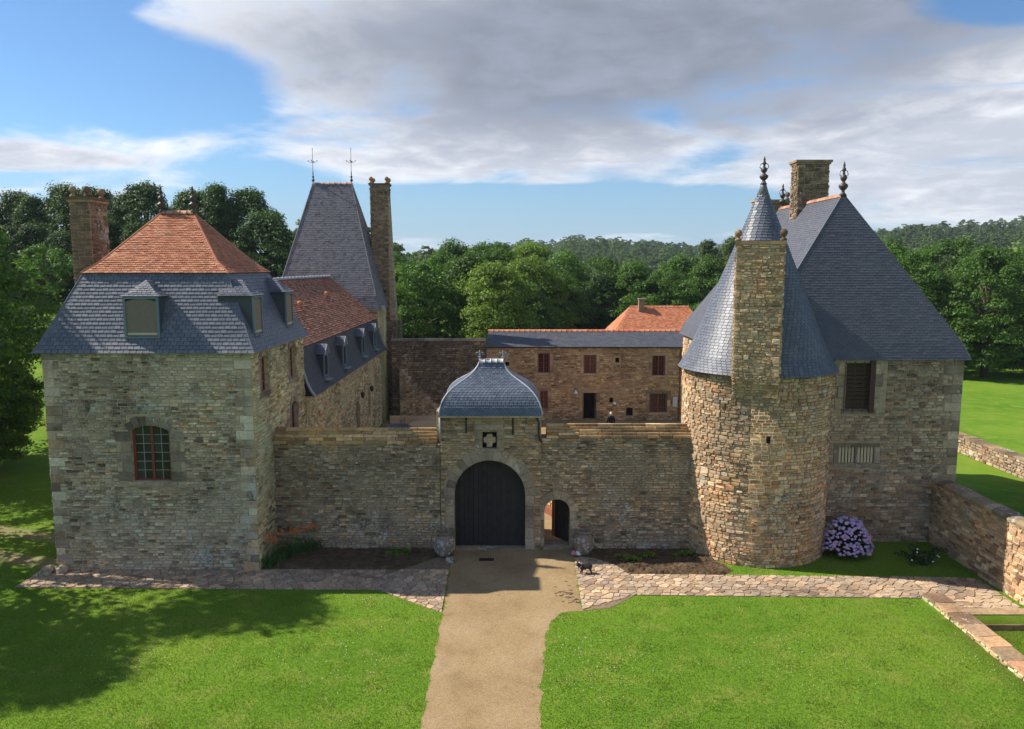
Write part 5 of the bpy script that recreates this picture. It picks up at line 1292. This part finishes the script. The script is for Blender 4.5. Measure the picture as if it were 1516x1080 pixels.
def plant_trees():
    G1 = 'trees of the wood behind the courtyard'; L1 = 'leafy tree along the front edge of the green wood behind the courtyard range'
    rg = random.Random(21)
    row = [(-9, 74, 'mid1', .95), (-4.5, 78, 'mid2', 1.0), (-1.5, 73, 'light', .92), (1.5, 84, 'light', 1.0), (1.2, 77.5, 'dark2', .9), (5.0, 89, 'mid1', .95), (10.5, 92, 'dark2', 1.0), (14, 92, 'mid2', .98), (18, 90, 'mid1', .95), (23, 92, 'mid2', .95), (27, 90, 'mid1', .98), (-13, 82, 'mid2', 1.08), (-8, 90, 'mid1', 1.1), (5.5, 94, 'mid2', 1.05), (-2, 96, 'mid1', 1.12), (20.5, 80, 'mid1', .62), (23.5, 82, 'light', .6), (17, 84.5, 'light', .55), (12, 104, 'mid1', 1.1), (22, 106, 'mid2', 1.05), (30, 104, 'light', 1.05), (2, 108, 'light', 1.12), (-8, 106, 'mid2', 1.12), (34, 96, 'mid2', 1.0), (38, 106, 'mid1', 1.1), (-16, 72, 'mid1', .8)]
    for x, y, k, s in row:
        lab, grp = ((L1, G1) if y < 83 else ('leafy tree deep in the green wood behind the courtyard, behind its front row', 'trees deep in the wood')) if k.startswith('mid') else (('yellow green tree standing out in the wood behind the courtyard range', 'yellow green trees of the wood') if k == 'light' else ('dark green tree in the wood behind the courtyard range', 'dark green trees of the wood'))
        tree(k, x + rg.uniform(-.6, .6), y, s * rg.uniform(.86, .98), lab, grp)
    G2 = 'dark trees on the rise behind the corner pavilion'; L2 = 'dark green tree of the tall row on the rise behind the corner pavilion'
    for i in range(19):
        tree('dark1' if i % 3 == 1 else 'dark2', -84 + i * 3.15, 88 + rg.uniform(-2.5, 4), .76 + .008 * i + rg.uniform(-.05, .07), L2, G2)
    for i in range(15): tree('dark2', -80 + i * 3.7 + rg.uniform(-.7, .7), 82 + rg.uniform(-1, 1.5), .58 + rg.uniform(-.06, .08), 'low dark tree filling the foot of the tall row on the rise', 'low dark trees before the tall row')
    for x, y, s in ((-60, 72, .62), (-54.5, 79, .6)): tree('mid1', x, y, s, 'mid green tree below the dark row beyond the pavilion meadow', 'mid green trees on the west meadow')
    tree('light', -24.2, 77, .62, 'pale green tree between the dark row and the steep roof tower')
    tree('orchard', -45.5, 76, 1.05, 'small round orchard tree with bare leaning trunk on the rising meadow', name='orchard_tree')
    tree('orchard', -41.0, 66, .7, 'low dark bush at the foot of the orchard tree', name='bush', sz=.5)
    tree('near', -31.4, 43.0, 1.06, 'large leafy tree on the west meadow past the corner pavilion', rz=.5)
    tree('shade', -28.9, 31.0, 1.38, 'tall spreading tree whose shade falls across the left lawn', rz=1.2)
    tree('shade', -29.8, 25.3, 1.16, 'leafy tree beside the left lawn, shading its near corner', rz=3.4)
    tree('near', -29.4, 42.6, .62, 'low bushy tree under the large tree on the west meadow', rz=4.4, sz=.55)
    G3 = 'big trees beyond the east meadow'; L3 = 'big green tree beyond the sunlit east meadow'
    for x, y, k, s in ((44, 88, 'mid1', .98), (51.5, 84, 'mid1', 1.02), (59, 86, 'mid2', 1.08), (66, 82, 'mid1', 1.0), (47, 98, 'mid2', 1.05), (56, 100, 'mid1', 1.12), (70, 96, 'mid2', 1.1), (74, 84, 'mid1', 1.05)): tree(k, x, y, s, L3, G3)
    G4 = 'poplars on the valley floor'; L4 = 'slender grey green poplar standing above the wood'
    for x, y, s in ((33, 132, 1.0), (38, 136, 1.05), (42.5, 131, 1.0), (47, 138, 1.08), (72, 150, 1.0), (80, 155, 1.02), (88, 150, 1.0), (97, 158, .98), (64, 146, 1.0)): tree('poplar', x, y, s, L4, G4, name='poplar')
plant_trees()

def gn_scatter(name, pts, scl, rot, crown, label):
    me = bpy.data.meshes.new(name); me.from_pydata([tuple(p) for p in pts], [], [])
    a = me.attributes.new('scl', 'FLOAT', 'POINT'); a.data.foreach_set('value', np.asarray(scl, np.float32))
    a = me.attributes.new('rot', 'FLOAT_VECTOR', 'POINT'); a.data.foreach_set('vector', np.asarray(rot, np.float32).ravel())
    o = link_mesh(name, me); tag(o, label, None, None, 'stuff')
    ng = bpy.data.node_groups.new(name, 'GeometryNodeTree')
    ng.interface.new_socket('Geometry', in_out='INPUT', socket_type='NodeSocketGeometry'); ng.interface.new_socket('Geometry', in_out='OUTPUT', socket_type='NodeSocketGeometry')
    i, q = ng.nodes.new('NodeGroupInput'), ng.nodes.new('NodeGroupOutput'); io = ng.nodes.new('GeometryNodeInstanceOnPoints'); ob = ng.nodes.new('GeometryNodeObjectInfo'); ob.inputs['Object'].default_value = crown; ob.inputs['As Instance'].default_value = True
    n1 = ng.nodes.new('GeometryNodeInputNamedAttribute'); n1.data_type = 'FLOAT'; n1.inputs['Name'].default_value = 'scl'
    n2 = ng.nodes.new('GeometryNodeInputNamedAttribute'); n2.data_type = 'FLOAT_VECTOR'; n2.inputs['Name'].default_value = 'rot'
    L = ng.links.new; L(i.outputs[0], io.inputs['Points']); L(ob.outputs['Geometry'], io.inputs['Instance'])
    L([s for s in n1.outputs if s.enabled][0], io.inputs['Scale']); L([s for s in n2.outputs if s.enabled][0], io.inputs['Rotation']); L(io.outputs[0], q.inputs[0])
    md = o.modifiers.new('scatter', 'NODES'); md.node_group = ng; return o

def far_woods():
    rng = np.random.default_rng(5); P = []; S = []
    def fld(x, y): return math.sin(x * .021 + y * .006 + 1.3) + .8 * math.sin(y * .017 - x * .008) + .4 * math.sin(x * .05)
    n = 0
    while n < 2600:
        d = rng.uniform(118, 1150) ; az = rng.uniform(-.72, .80); x, y = d * math.sin(az), d * math.cos(az)
        if d < 240 and not (x > -40): continue
        open_ = d > 260 and fld(x, y) > (.75 if az > .38 else 1.5)      # fields between the hedges
        if open_ and rng.random() > .05: continue
        if rng.random() > min(1., .35 + d / 700): continue
        P.append((x, y, float(terrain(x, y)) - .6)); S.append(rng.uniform(.7, 1.2) * (1. if d < 400 else 1.15)); n += 1
    rot = np.stack([np.zeros(n), np.zeros(n), rng.uniform(0, 6.28, n)], 1)
    # one real tree of the wood carries the crown that is scattered
    src = tree('far', 58, 122, 1.15, 'grey green tree at the edge of the distant woodland')
    crown = [c for c in src.children if c.name.startswith('crown')][0]
    gn_scatter('woodland', P, S, rot, crown, 'far woods and hedgerows covering the hills on the skyline')
far_woods()

def inside(poly, X, Y):
    r = np.zeros(len(X), bool); n = len(poly)
    for i in range(n):
        (xa, ya), (xb, yb) = poly[i], poly[(i + 1) % n]
        c = ((ya > Y) != (yb > Y)) & (X < (xb - xa) * (Y - ya) / (yb - ya + 1e-12) + xa); r ^= c
    return r
def grass():
    rng = np.random.default_rng(9); N = 620000
    Y = 16.5 + 24 * rng.random(N) ** 1.25; X = (rng.random(N) * 2 - 1) * (Y * .72 + 1.5)
    k = np.ones(N, bool)
    jit = .05
    for poly in [DRIVE, LEFTBED, RIGHTBED] + PAVE['left'][0] + PAVE['right'][0]: k &= ~inside(poly, X + rng.normal(size=N) * jit, Y + rng.normal(size=N) * jit)
    k &= ~((X > -18.15) & (X < 8.2) & (Y > 31.7)); k &= ~((X > -18.2) & (X < -9.95) & (Y > 29.6)); k &= ~((X > 9.8) & (X < 19.3) & (Y > 32.8)); k &= ~(np.hypot(X - 10.42, Y - 32.85) < 3.05)
    k &= ~((X > 18.2) & (X < 18.9)); k &= ~((X > 14.8) & (X < 15.58) & (Y < 27.05)); k &= ~((X > 15.5) & (X < 18.3) & (Y > 25.2) & (Y < 26.2)); k &= X > -31
    tt = Y + .33 * X; k &= ~((X < -18.3) & ((np.abs(tt - 24.1) < .5) | (np.abs(tt - 26.6) < .5)) & (rng.random(N) < .8))
    X, Y = X[k], Y[k]; n = len(X); Z = terrain(X, Y)
    edge = np.zeros(n)
    h = rng.uniform(.018, .05, n) * (1 + .5 * (np.sin(X * 2.3 + 1) * np.sin(Y * 2.9) > .55)); a = rng.uniform(0, 6.28, n); w = rng.uniform(.006, .013, n); ln = rng.normal(size=(n, 2)) * .022
    B = np.stack([X, Y, Z], 1); D = np.stack([np.cos(a) * w, np.sin(a) * w, np.zeros(n)], 1); T = B + np.stack([ln[:, 0], ln[:, 1], h], 1)
    V = np.stack([B - D, B + D, T], 1).reshape(-1, 3)
    o = link_mesh('lawn_grass', np_mesh('lawn_grass', V, np.arange(n * 3).reshape(-1, 3), 3, MATS['blade'])); tag(o, 'short mown grass of the front lawns', None, None, 'stuff')
    # clover heads
    m = 2600; X = rng.uniform(-18, 15, m); Y = rng.uniform(17, 27.4, m); c = np.sin(X * .9) + np.sin(Y * 1.1 + 2) + rng.normal(size=m) * .5 > .7
    for poly in [DRIVE] + PAVE['left'][0] + PAVE['right'][0]: c &= ~inside(poly, X, Y)
    c &= ~((X > 14.7)); X, Y = X[c], Y[c]; n = len(X); P = np.stack([X, Y, np.full(n, .045)], 1); s = .011
    V = np.stack([P + np.array(q) * s for q in ((1, 0, 0), (0, 1, 0), (-1, 0, 0), (0, -1, 0), (0, 0, 1.2))], 1).reshape(-1, 3); b = np.arange(n)[:, None] * 5
    F = np.concatenate([b + np.array(t) for t in ((0, 1, 4), (1, 2, 4), (2, 3, 4), (3, 0, 4))])
    o = link_mesh('clover', np_mesh('clover', V, F, 3, MATS['white_petal'])); tag(o, 'white clover heads dotted over the lawn', None, None, 'stuff')
grass()

def strap_plant(root, cx, cy, n, h, spread, mat, seed, z=.02, w=.018):
    rg = random.Random(seed); m = MB()
    for i in range(n):
        a = rg.uniform(0, 6.28); bx, by = cx + rg.gauss(0, spread * .35), cy + rg.gauss(0, spread * .35); L = h * rg.uniform(.6, 1.1); out = rg.uniform(.25, .75) * L
        pts = []
        for t in (0, .35, .7, 1): pts.append(Vector((bx + math.cos(a) * out * t ** 1.5, by + math.sin(a) * out * t ** 1.5, z + L * (t - .45 * t ** 2.6))))
        s = Vector((-math.sin(a), math.cos(a), 0)); ws = (w, w * .95, w * .6, .002)
        m.add([p + s * q * k for p, q in zip(pts, ws) for k in (-1, 1)], [(2 * j, 2 * j + 1, 2 * j + 3, 2 * j + 2) for j in range(3)])
    return m.build('leaves', MATS[mat], root, recalc=False)

def garden_plants():
    d = empty('daylily_clump', (-9.4, 31, 0), 'clump of daylilies with orange flowers in the corner of the gate wall', 'plant')
    for i, (x, y) in enumerate(((-9.75, 29.95), (-9.6, 30.5), (-9.3, 31.0), (-9.0, 31.4), (-8.7, 31.6), (-9.6, 31.3), (-8.4, 31.75))): strap_plant(d, x, y, 55, .85, .5, 'leaf_lily', i)
    fl = MB()
    for k in range(6):
        a = 2 * math.pi * k / 6; c, s = math.cos(a), math.sin(a); t = Vector((-s, c, 0))
        p = [Vector((c * .01, s * .01, 0)), Vector((c * .05, s * .05, .06)), Vector((c * .10, s * .10, .065))]
        fl.add([p[0], p[1] - t * .028, p[2], p[1] + t * .028], [(0, 1, 2, 3)])
    me = bpy.data.meshes.new('flower'); me.from_pydata([tuple(v) for v in fl.v], [], fl.f); me.materials.append(MATS['orange_petal']); rg = random.Random(2); st = MB()
    for i in range(30):
        x, y = rg.choice(((-9.7, 30.2), (-9.3, 31.2), (-8.8, 31.6), (-8.5, 31.8), (-9.6, 30.8), (-9.1, 31.7))); x += rg.gauss(0, .22); y += rg.gauss(0, .12); x = max(x, -9.95); y = min(y, 31.88); z = rg.uniform(.85, 1.2)
        o = link_mesh('flower', me, d); o.matrix_basis = Matrix.Translation((x, y, z)) @ Matrix.Rotation(rg.uniform(.4, 1.1), 4, Vector((rg.uniform(.4, 1), rg.uniform(-1, 1), 0)).normalized()) @ Matrix.Scale(rg.uniform(.75, 1.05), 4)
        st.tube([(x + rg.gauss(0, .06), y - .03, .02), (x, y, z)], .006, 4)
    st.build('flower_stems', MATS['leaf_lily'], d)
    # hydrangea
    h = empty('hydrangea_bush', (13.95, 31.2, 0), 'rounded hydrangea bush covered with lilac flower heads beside the round tower', 'bush')
    rng = np.random.default_rng(4); k = 90; q = rng.normal(size=(k, 3)); q /= np.linalg.norm(q, axis=1, keepdims=True); q[:, 2] = np.abs(q[:, 2])
    C = np.array((13.95, 31.2, .25)) + q * np.array((.82, .66, 1.15)) * rng.uniform(.5, .95, k)[:, None]
    V, F = leaves_array(C, np.full(k, .22), 40, .17, rng); link_mesh('foliage', np_mesh('foliage', V, F, 4, MATS['leaf_bush']), h)
    bm = bmesh.new(); bmesh.ops.create_icosphere(bm, subdivisions=2, radius=1)
    for v in bm.verts: v.co *= random.uniform(.85, 1.1); v.co.z *= .8
    me = bpy.data.meshes.new('flower_head'); bm.to_mesh(me); bm.free(); me.materials.append(MATS['hydrangea_petal'])
    for i in range(260):
        v = rng.normal(size=3); v /= np.linalg.norm(v); v[2] = abs(v[2])
        if v[1] > .35: v[1] = -v[1]
        o = link_mesh('flower_head', me, h); p = np.array((13.95, 31.2, .28)) + v * np.array((1.0, .82, 1.38)) * rng.uniform(.92, 1.03); o.matrix_basis = Matrix.Translation(p.tolist()) @ Matrix.Rotation(rng.uniform(0, 6), 4, 'Z') @ Matrix.Scale(rng.uniform(.045, .085), 4)
    # white flowered shrub
    w = empty('white_flowered_shrub', (16.8, 30.4, 0), 'low dark shrub with small white flowers on the shaded grass by the manor', 'bush')
    C = np.array((16.8, 30.5, .2)) + rng.normal(size=(26, 3)) * np.array((.32, .25, .22)); C[:, 2] = np.abs(C[:, 2])
    V, F = leaves_array(C, np.full(26, .17), 34, .10, rng); link_mesh('foliage', np_mesh('foliage', V, F, 4, MATS['leaf_bush']), w)
    fm = bpy.data.meshes.new('flower'); b2 = MB().lathe(0, 0, 0, [(.005, 0), (.026, .012), (.032, .022), (.008, .03)], 7); fm.from_pydata(b2.v, [], b2.f); fm.materials.append(MATS['white_petal'])
    for i in range(9): o = link_mesh('flower', fm, w); o.matrix_basis = Matrix.Translation((16.8 + rng.normal() * .4, 30.15 - abs(rng.normal()) * .15, abs(rng.normal()) * .3 + .12)) @ Matrix.Rotation(1.0, 4, 'X')
    # small seedlings in the beds
    for i, (x, y, s, lab) in enumerate(((-4.7, 31.3, .5, 'small green leafy seedling in the left soil bed beside the urn'), (4.75, 30.55, .55, 'bright green perennial in the right soil bed below the urn'), (5.55, 30.85, .45, 'bright green perennial in the middle of the right soil bed'), (7.25, 31.1, .4, 'small green plant against the round tower in the right soil bed'))):
        r = empty('bed_plant', (x, y, 0), lab, 'plant'); kk = 14
        C = np.array((x, y, .12)) + rng.normal(size=(kk, 3)) * np.array((.25, .13, .07)) * s * 2; V, F = leaves_array(C, np.full(kk, .13 * s * 2), 22, .11, rng); link_mesh('leaves', np_mesh('leaves', V, F, 4, MATS['leaf_light']), r)
garden_plants()

# ================================================================== SMALL THINGS
def urn(x, y, label, s=1., tilt=0.):
    r = empty('stone_urn', (0, 0, 0), label, 'urn', None)
    b = MB().lathe(0, 0, 0, [(.20, 0), (.24, .02), (.33, .18), (.40, .42), (.41, .58), (.36, .78), (.27, .92), (.25, .96)], 24).build('body', MATS['terracotta'], r, True)
    MB().lathe(0, 0, .96, [(.25, 0), (.31, .02), (.33, .06), (.31, .10), (.24, .10), (.21, .02), (.20, -.25)], 24, False).build('rim', MATS['terracotta'], b, True)
    sw = MB(); rg = random.Random(5)
    for i in range(40):     # raised scroll relief
        a = rg.uniform(0, 6.28); z = rg.uniform(.2, .8); R_ = lambda zz: np.interp(zz, (0, .18, .42, .58, .78, .92), (.22, .33, .40, .41, .36, .27)); pts = []
        for t in range(6): aa = a + .13 * math.cos(t * 1.1 + i); zz = z + .07 * math.sin(t * 1.1 + i) - .012 * t; pts.append((math.cos(aa) * (R_(zz) + .004), math.sin(aa) * (R_(zz) + .004), zz))
        sw.tube(pts, .019, 5)
    sw.build('scroll_relief', MATS['sign_paper'], b, True)
    MB().lathe(0, 0, .68, [(.22, 0), (.22, .02)], 16).build('soil', MATS['soil'], b)
    r.location = (x, y, .02); r.scale = (s, s, s); r.rotation_euler = (tilt, 0, random.uniform(0, 6)); return r
urn(-2.83, 31.12, 'round scrolled stone urn left of the big gate', 1.0); urn(3.02, 31.35, 'round scrolled stone urn right of the small arched doorway', .98)

def small_things():
    b = MB().prism([(-2.72, 30.35, .0), (-2.38, 30.3, .0), (-2.36, 30.62, .0), (-2.7, 30.66, .0)], [(-2.70, 30.37, .20), (-2.40, 30.33, .21), (-2.38, 30.6, .2), (-2.68, 30.63, .19)]).build('kerb_stone', MATS['granite'], None); tag(b, 'squared grey stone block at the drive edge by the urn', 'stone block')
    dr = empty('drain_grate', (-1.05, 30.75, 0), 'dark iron drain grating set in the drive before the gate', 'grate')
    MB().box(-1.35, -.75, 30.62, 30.9, .008, .014).build('pit', MATS['opening_shade'], dr)  # dark sheet stands for the shaded depth under the bars
    for k in range(9): MB().box(-1.34 + .066 * k, -1.305 + .066 * k, 30.62, 30.9, .015, .03).build('bar', MATS['iron'], dr)
    pb = empty('cloth_bundle', (2.62, 31.15, 0), 'small pink and white bundle lying on the ground by the small doorway', 'bundle')
    for i, (x, m) in enumerate(((2.58, 'pink_cloth'), (2.78, 'white_paint'))):
        o = MB().lathe(x, 31.2, .02, [(.04, 0), (.13, .04), (.14, .10), (.09, .19), (.02, .22)], 9).build('bundle', MATS[m], pb, True)
    cs = [(-18.3, 29.35, .26), (-17.75, 29.4, .24), (-18.15, 29.05, .17)]
    for i, (x, y, s) in enumerate(cs):
        bm = bmesh.new(); bmesh.ops.create_icosphere(bm, subdivisions=2, radius=s); rg = random.Random(i)
        for v in bm.verts: v.co *= rg.uniform(.85, 1.12); v.co.z *= .75
        bmesh.ops.translate(bm, verts=bm.verts, vec=(x, y, s * .55)); me = bpy.data.meshes.new('boulder'); bm.to_mesh(me); bm.free(); me.materials.append(MATS['granite'])
        tag(link_mesh('boulder', me), 'rough grey boulder at the outer foot of the corner pavilion', 'boulder', 'boulders at the pavilion corner')
    tw = MB(); rg = random.Random(8)
    for i in range(42):
        x, y = (rg.gauss(2.0, .28), rg.gauss(27.4, .30)) if i < 30 else (rg.gauss(2.25, .14), rg.gauss(26.75, .12)); a = rg.uniform(-.5, .7); l = rg.uniform(.05, .16)
        tw.tube([(x, y, .016), (x + l * math.cos(a), y + l * math.sin(a), .02 + rg.uniform(0, .02))], .009, 4)
    o = tw.build('dry_twigs', MATS['bark']); tag(o, 'scattered dry twigs and leaf litter on the drive', None, None, 'stuff')
small_things()

def skin(name, pts, edges, mat, parent, sub=2, root=0):
    me = bpy.data.meshes.new(name); me.from_pydata([p[:3] for p in pts], edges, []); o = bpy.data.objects.new(name, me); COL.objects.link(o)
    md = o.modifiers.new('skin', 'SKIN'); md.use_smooth_shade = True
    sv = me.skin_vertices[0].data if me.skin_vertices else None
    if sv is None:
        bm = bmesh.new(); bm.from_mesh(me); bm.verts.layers.skin.verify(); bm.to_mesh(me); bm.free(); sv = me.skin_vertices[0].data
    for i, p in enumerate(pts):
        r = p[3]; sv[i].radius = (r if not hasattr(r, '__len__') else r[0], r if not hasattr(r, '__len__') else r[1]); sv[i].use_root = i == root
    s = o.modifiers.new('sub', 'SUBSURF'); s.levels = sub; s.render_levels = sub
    dg = bpy.context.evaluated_depsgraph_get(); dg.update(); m2 = bpy.data.meshes.new_from_object(o.evaluated_get(dg)); m2.name = name
    bpy.data.objects.remove(o); m2.materials.clear(); m2.materials.append(mat); m2.shade_smooth(); return link_mesh(name, m2, parent)

def person():
    r = empty('person', (0, 0, 0), 'grey haired person in a dark jacket walking away across the courtyard', 'person')
    P = [(0, 0, .98, (.155, .115)), (0, 0, 1.18, (.150, .11)), (0, .01, 1.38, (.17, .115)), (0, .02, 1.50, .075), (0, .03, 1.56, .055),
         (-.19, .01, 1.42, .072), (-.26, .02, 1.16, .052), (-.24, .12, .92, .040), (.19, .01, 1.42, .072), (.26, .0, 1.16, .052), (.25, .06, .92, .040),
         (-.09, 0, .90, .098), (-.10, .05, .50, .062), (-.10, -.05, .09, .045), (-.10, .06, .04, .04), (.09, 0, .90, .098), (.10, .12, .50, .062), (.10, .20, .09, .045), (.10, .32, .04, .04)]
    E = [(0, 1), (1, 2), (2, 3), (3, 4), (2, 5), (5, 6), (6, 7), (2, 8), (8, 9), (9, 10), (0, 11), (11, 12), (12, 13), (13, 14), (0, 15), (15, 16), (16, 17), (17, 18)]
    b = skin('body', P, E, MATS['jacket'], r)
    def ball(name, c, s, mat, par, cut=None):
        bm = bmesh.new(); bmesh.ops.create_uvsphere(bm, u_segments=18, v_segments=14, radius=1)
        for v in bm.verts:
            v.co = Vector((v.co.x * s[0], v.co.y * s[1], v.co.z * s[2]))
            if cut and cut(v.co): v.co *= .9
            v.co += Vector(c)
        me = bpy.data.meshes.new(name); bm.to_mesh(me); bm.free(); me.materials.append(MATS[mat]); me.shade_smooth(); return link_mesh(name, me, par)
    h = ball('head', (0, .05, 1.66), (.078, .098, .118), 'skin', r)
    ball('hair', (0, .035, 1.685), (.086, .098, .105), 'grey_hair', h, lambda c: c.z < -.05 or c.y > .06)
    MB().lathe(0, .150, 1.63, [(.006, 0), (.018, .012), (.008, .05)], 6).build('nose', MATS['skin'], h)
    for sx in (-1, 1):
        ball('ear', (sx * .082, .045, 1.655), (.012, .022, .032), 'skin', h); ball('eye', (sx * .032, .138, 1.675), (.012, .01, .01), 'white_paint', h)
    MB().tube([(-.025, .142, 1.607), (.025, .142, 1.607)], .006, 5).build('mouth', MATS['pink_cloth'], h)
    # jacket skirt, trousers over the legs, hands
    MB().lathe(0, 0, .82, [(.205, 0), (.195, .12), (.175, .28)], 18, False).build('jacket_hem', MATS['jacket'], r, True)
    for sx, y1, y2 in ((-1, .05, -.05), (1, .12, .20)):
        MB().tube([(sx * .09, 0, .92), (sx * .10, y1, .5), (sx * .10, y2, .09)], [.108, .074, .062], 10).build('trouser_leg', MATS['trousers'], r, True)
        hx, hy = (-.24, .13) if sx < 0 else (.25, .07)
        m = MB().tube([(hx, hy - .01, .91), (hx, hy + .005, .86), (hx, hy + .015, .82)], [.026, .040, .034], 8)
        for f, (dx, l) in enumerate(((-.027, .062), (-.010, .075), (.008, .070), (.025, .055))): m.tube([(hx + dx, hy + .014, .825), (hx + dx, hy + .024, .825 - l * .6), (hx + dx, hy + .012, .825 - l)], [.0095, .009, .007], 6)
        m.tube([(hx - sx * .02, hy + .02, .875), (hx - sx * .048, hy + .04, .845), (hx - sx * .050, hy + .045, .815)], [.012, .010, .008], 6); m.build('hand', MATS['skin'], r, True)
    r.scale = (1.04, 1.04, 1.04); r.location = (6.95, 53.6, .01); r.rotation_euler = (0, 0, R(8))
person()

def dog():
    r = empty('dog', (0, 0, 0), 'small dark bulldog with pricked ears standing on the paving by the drive', 'dog')
    # faces -x; chest deep, belly tucked, stubby tail
    P = [(.0, 0, .245, (.088, .098)), (-.13, 0, .245, (.105, .112)), (-.21, 0, .285, .085), (-.27, 0, .33, .072), (-.325, 0, .355, .070), (-.375, 0, .335, .050), (.13, 0, .265, .088), (.205, 0, .275, .074), (.25, 0, .285, .022),
         (-.15, -.075, .19, .045), (-.155, -.085, .10, .028), (-.16, -.085, .03, .024), (-.19, -.085, .014, .024), (-.15, .075, .19, .045), (-.145, .085, .10, .028), (-.15, .085, .03, .024), (-.18, .085, .014, .024),
         (.17, -.07, .21, .060), (.145, -.078, .135, .038), (.205, -.08, .085, .024), (.195, -.08, .03, .022), (.17, -.08, .014, .022), (.17, .07, .21, .060), (.15, .078, .135, .038), (.21, .08, .085, .024), (.20, .08, .03, .022), (.175, .08, .014, .022)]
    E = [(0, 1), (1, 2), (2, 3), (3, 4), (4, 5), (0, 6), (6, 7), (7, 8), (1, 9), (9, 10), (10, 11), (11, 12), (1, 13), (13, 14), (14, 15), (15, 16), (6, 17), (17, 18), (18, 19), (19, 20), (20, 21), (6, 22), (22, 23), (23, 24), (24, 25), (25, 26)]
    b = skin('body', P, E, MATS['dog_coat'], r)
    for s in (-1, 1):
        MB().add([(-.30, s * .035, .40), (-.285, s * .075, .39), (-.335, s * .060, .40), (-.305, s * .068, .495)], [(0, 1, 3), (1, 2, 3), (2, 0, 3), (0, 2, 1)]).build('ear', MATS['dog_coat'], r)
        MB().lathe(-.372, s * .036, .372, [(.003, 0), (.011, .005), (.011, .013), (.003, .018)], 6).build('eye', MATS['white_paint'], r)
    MB().lathe(-.422, 0, .325, [(.004, 0), (.022, .01), (.02, .03), (.005, .04)], 8).build('nose', MATS['iron'], r)
    MB().lathe(-.20, 0, 0, [(.095, 0), (.097, .03)], 14, False).build('collar', MATS['lead'], r).matrix_basis = Matrix.Translation((-.02, 0, .215)) @ Matrix.Translation((-.2, 0, .07)) @ Matrix.Rotation(R(-38), 4, 'Y') @ Matrix.Translation((.2, 0, -.015))
    r.location = (2.90, 29.25, .038); r.rotation_euler = (0, 0, R(4)); r.scale = (1.05, 1.05, 1.05)
dog()

# ================================================================== HAZE
def haze():
    m = bpy.data.materials.new('haze_air'); m.use_nodes = True; T = NT(m.node_tree)
    v = T.n('ShaderNodeVolumePrincipled'); v.inputs['Color'].default_value = (.80, .88, 1, 1); v.inputs['Density'].default_value = .00013; v.inputs['Anisotropy'].default_value = .2
    o = T.n('ShaderNodeOutputMaterial'); T.link(v.outputs[0], o.inputs['Volume'])
    m.volume_intersection_method = 'FAST' if hasattr(m, 'volume_intersection_method') else None
    b = MB().box(-2450, 2450, -70, 2620, -9, 95).build('haze', m); tag(b, 'thin blue air between the chateau and the hills', None, None, 'stuff')
HAZE = True
if HAZE:
    try: haze()
    except Exception as ex: print('haze', ex); raise
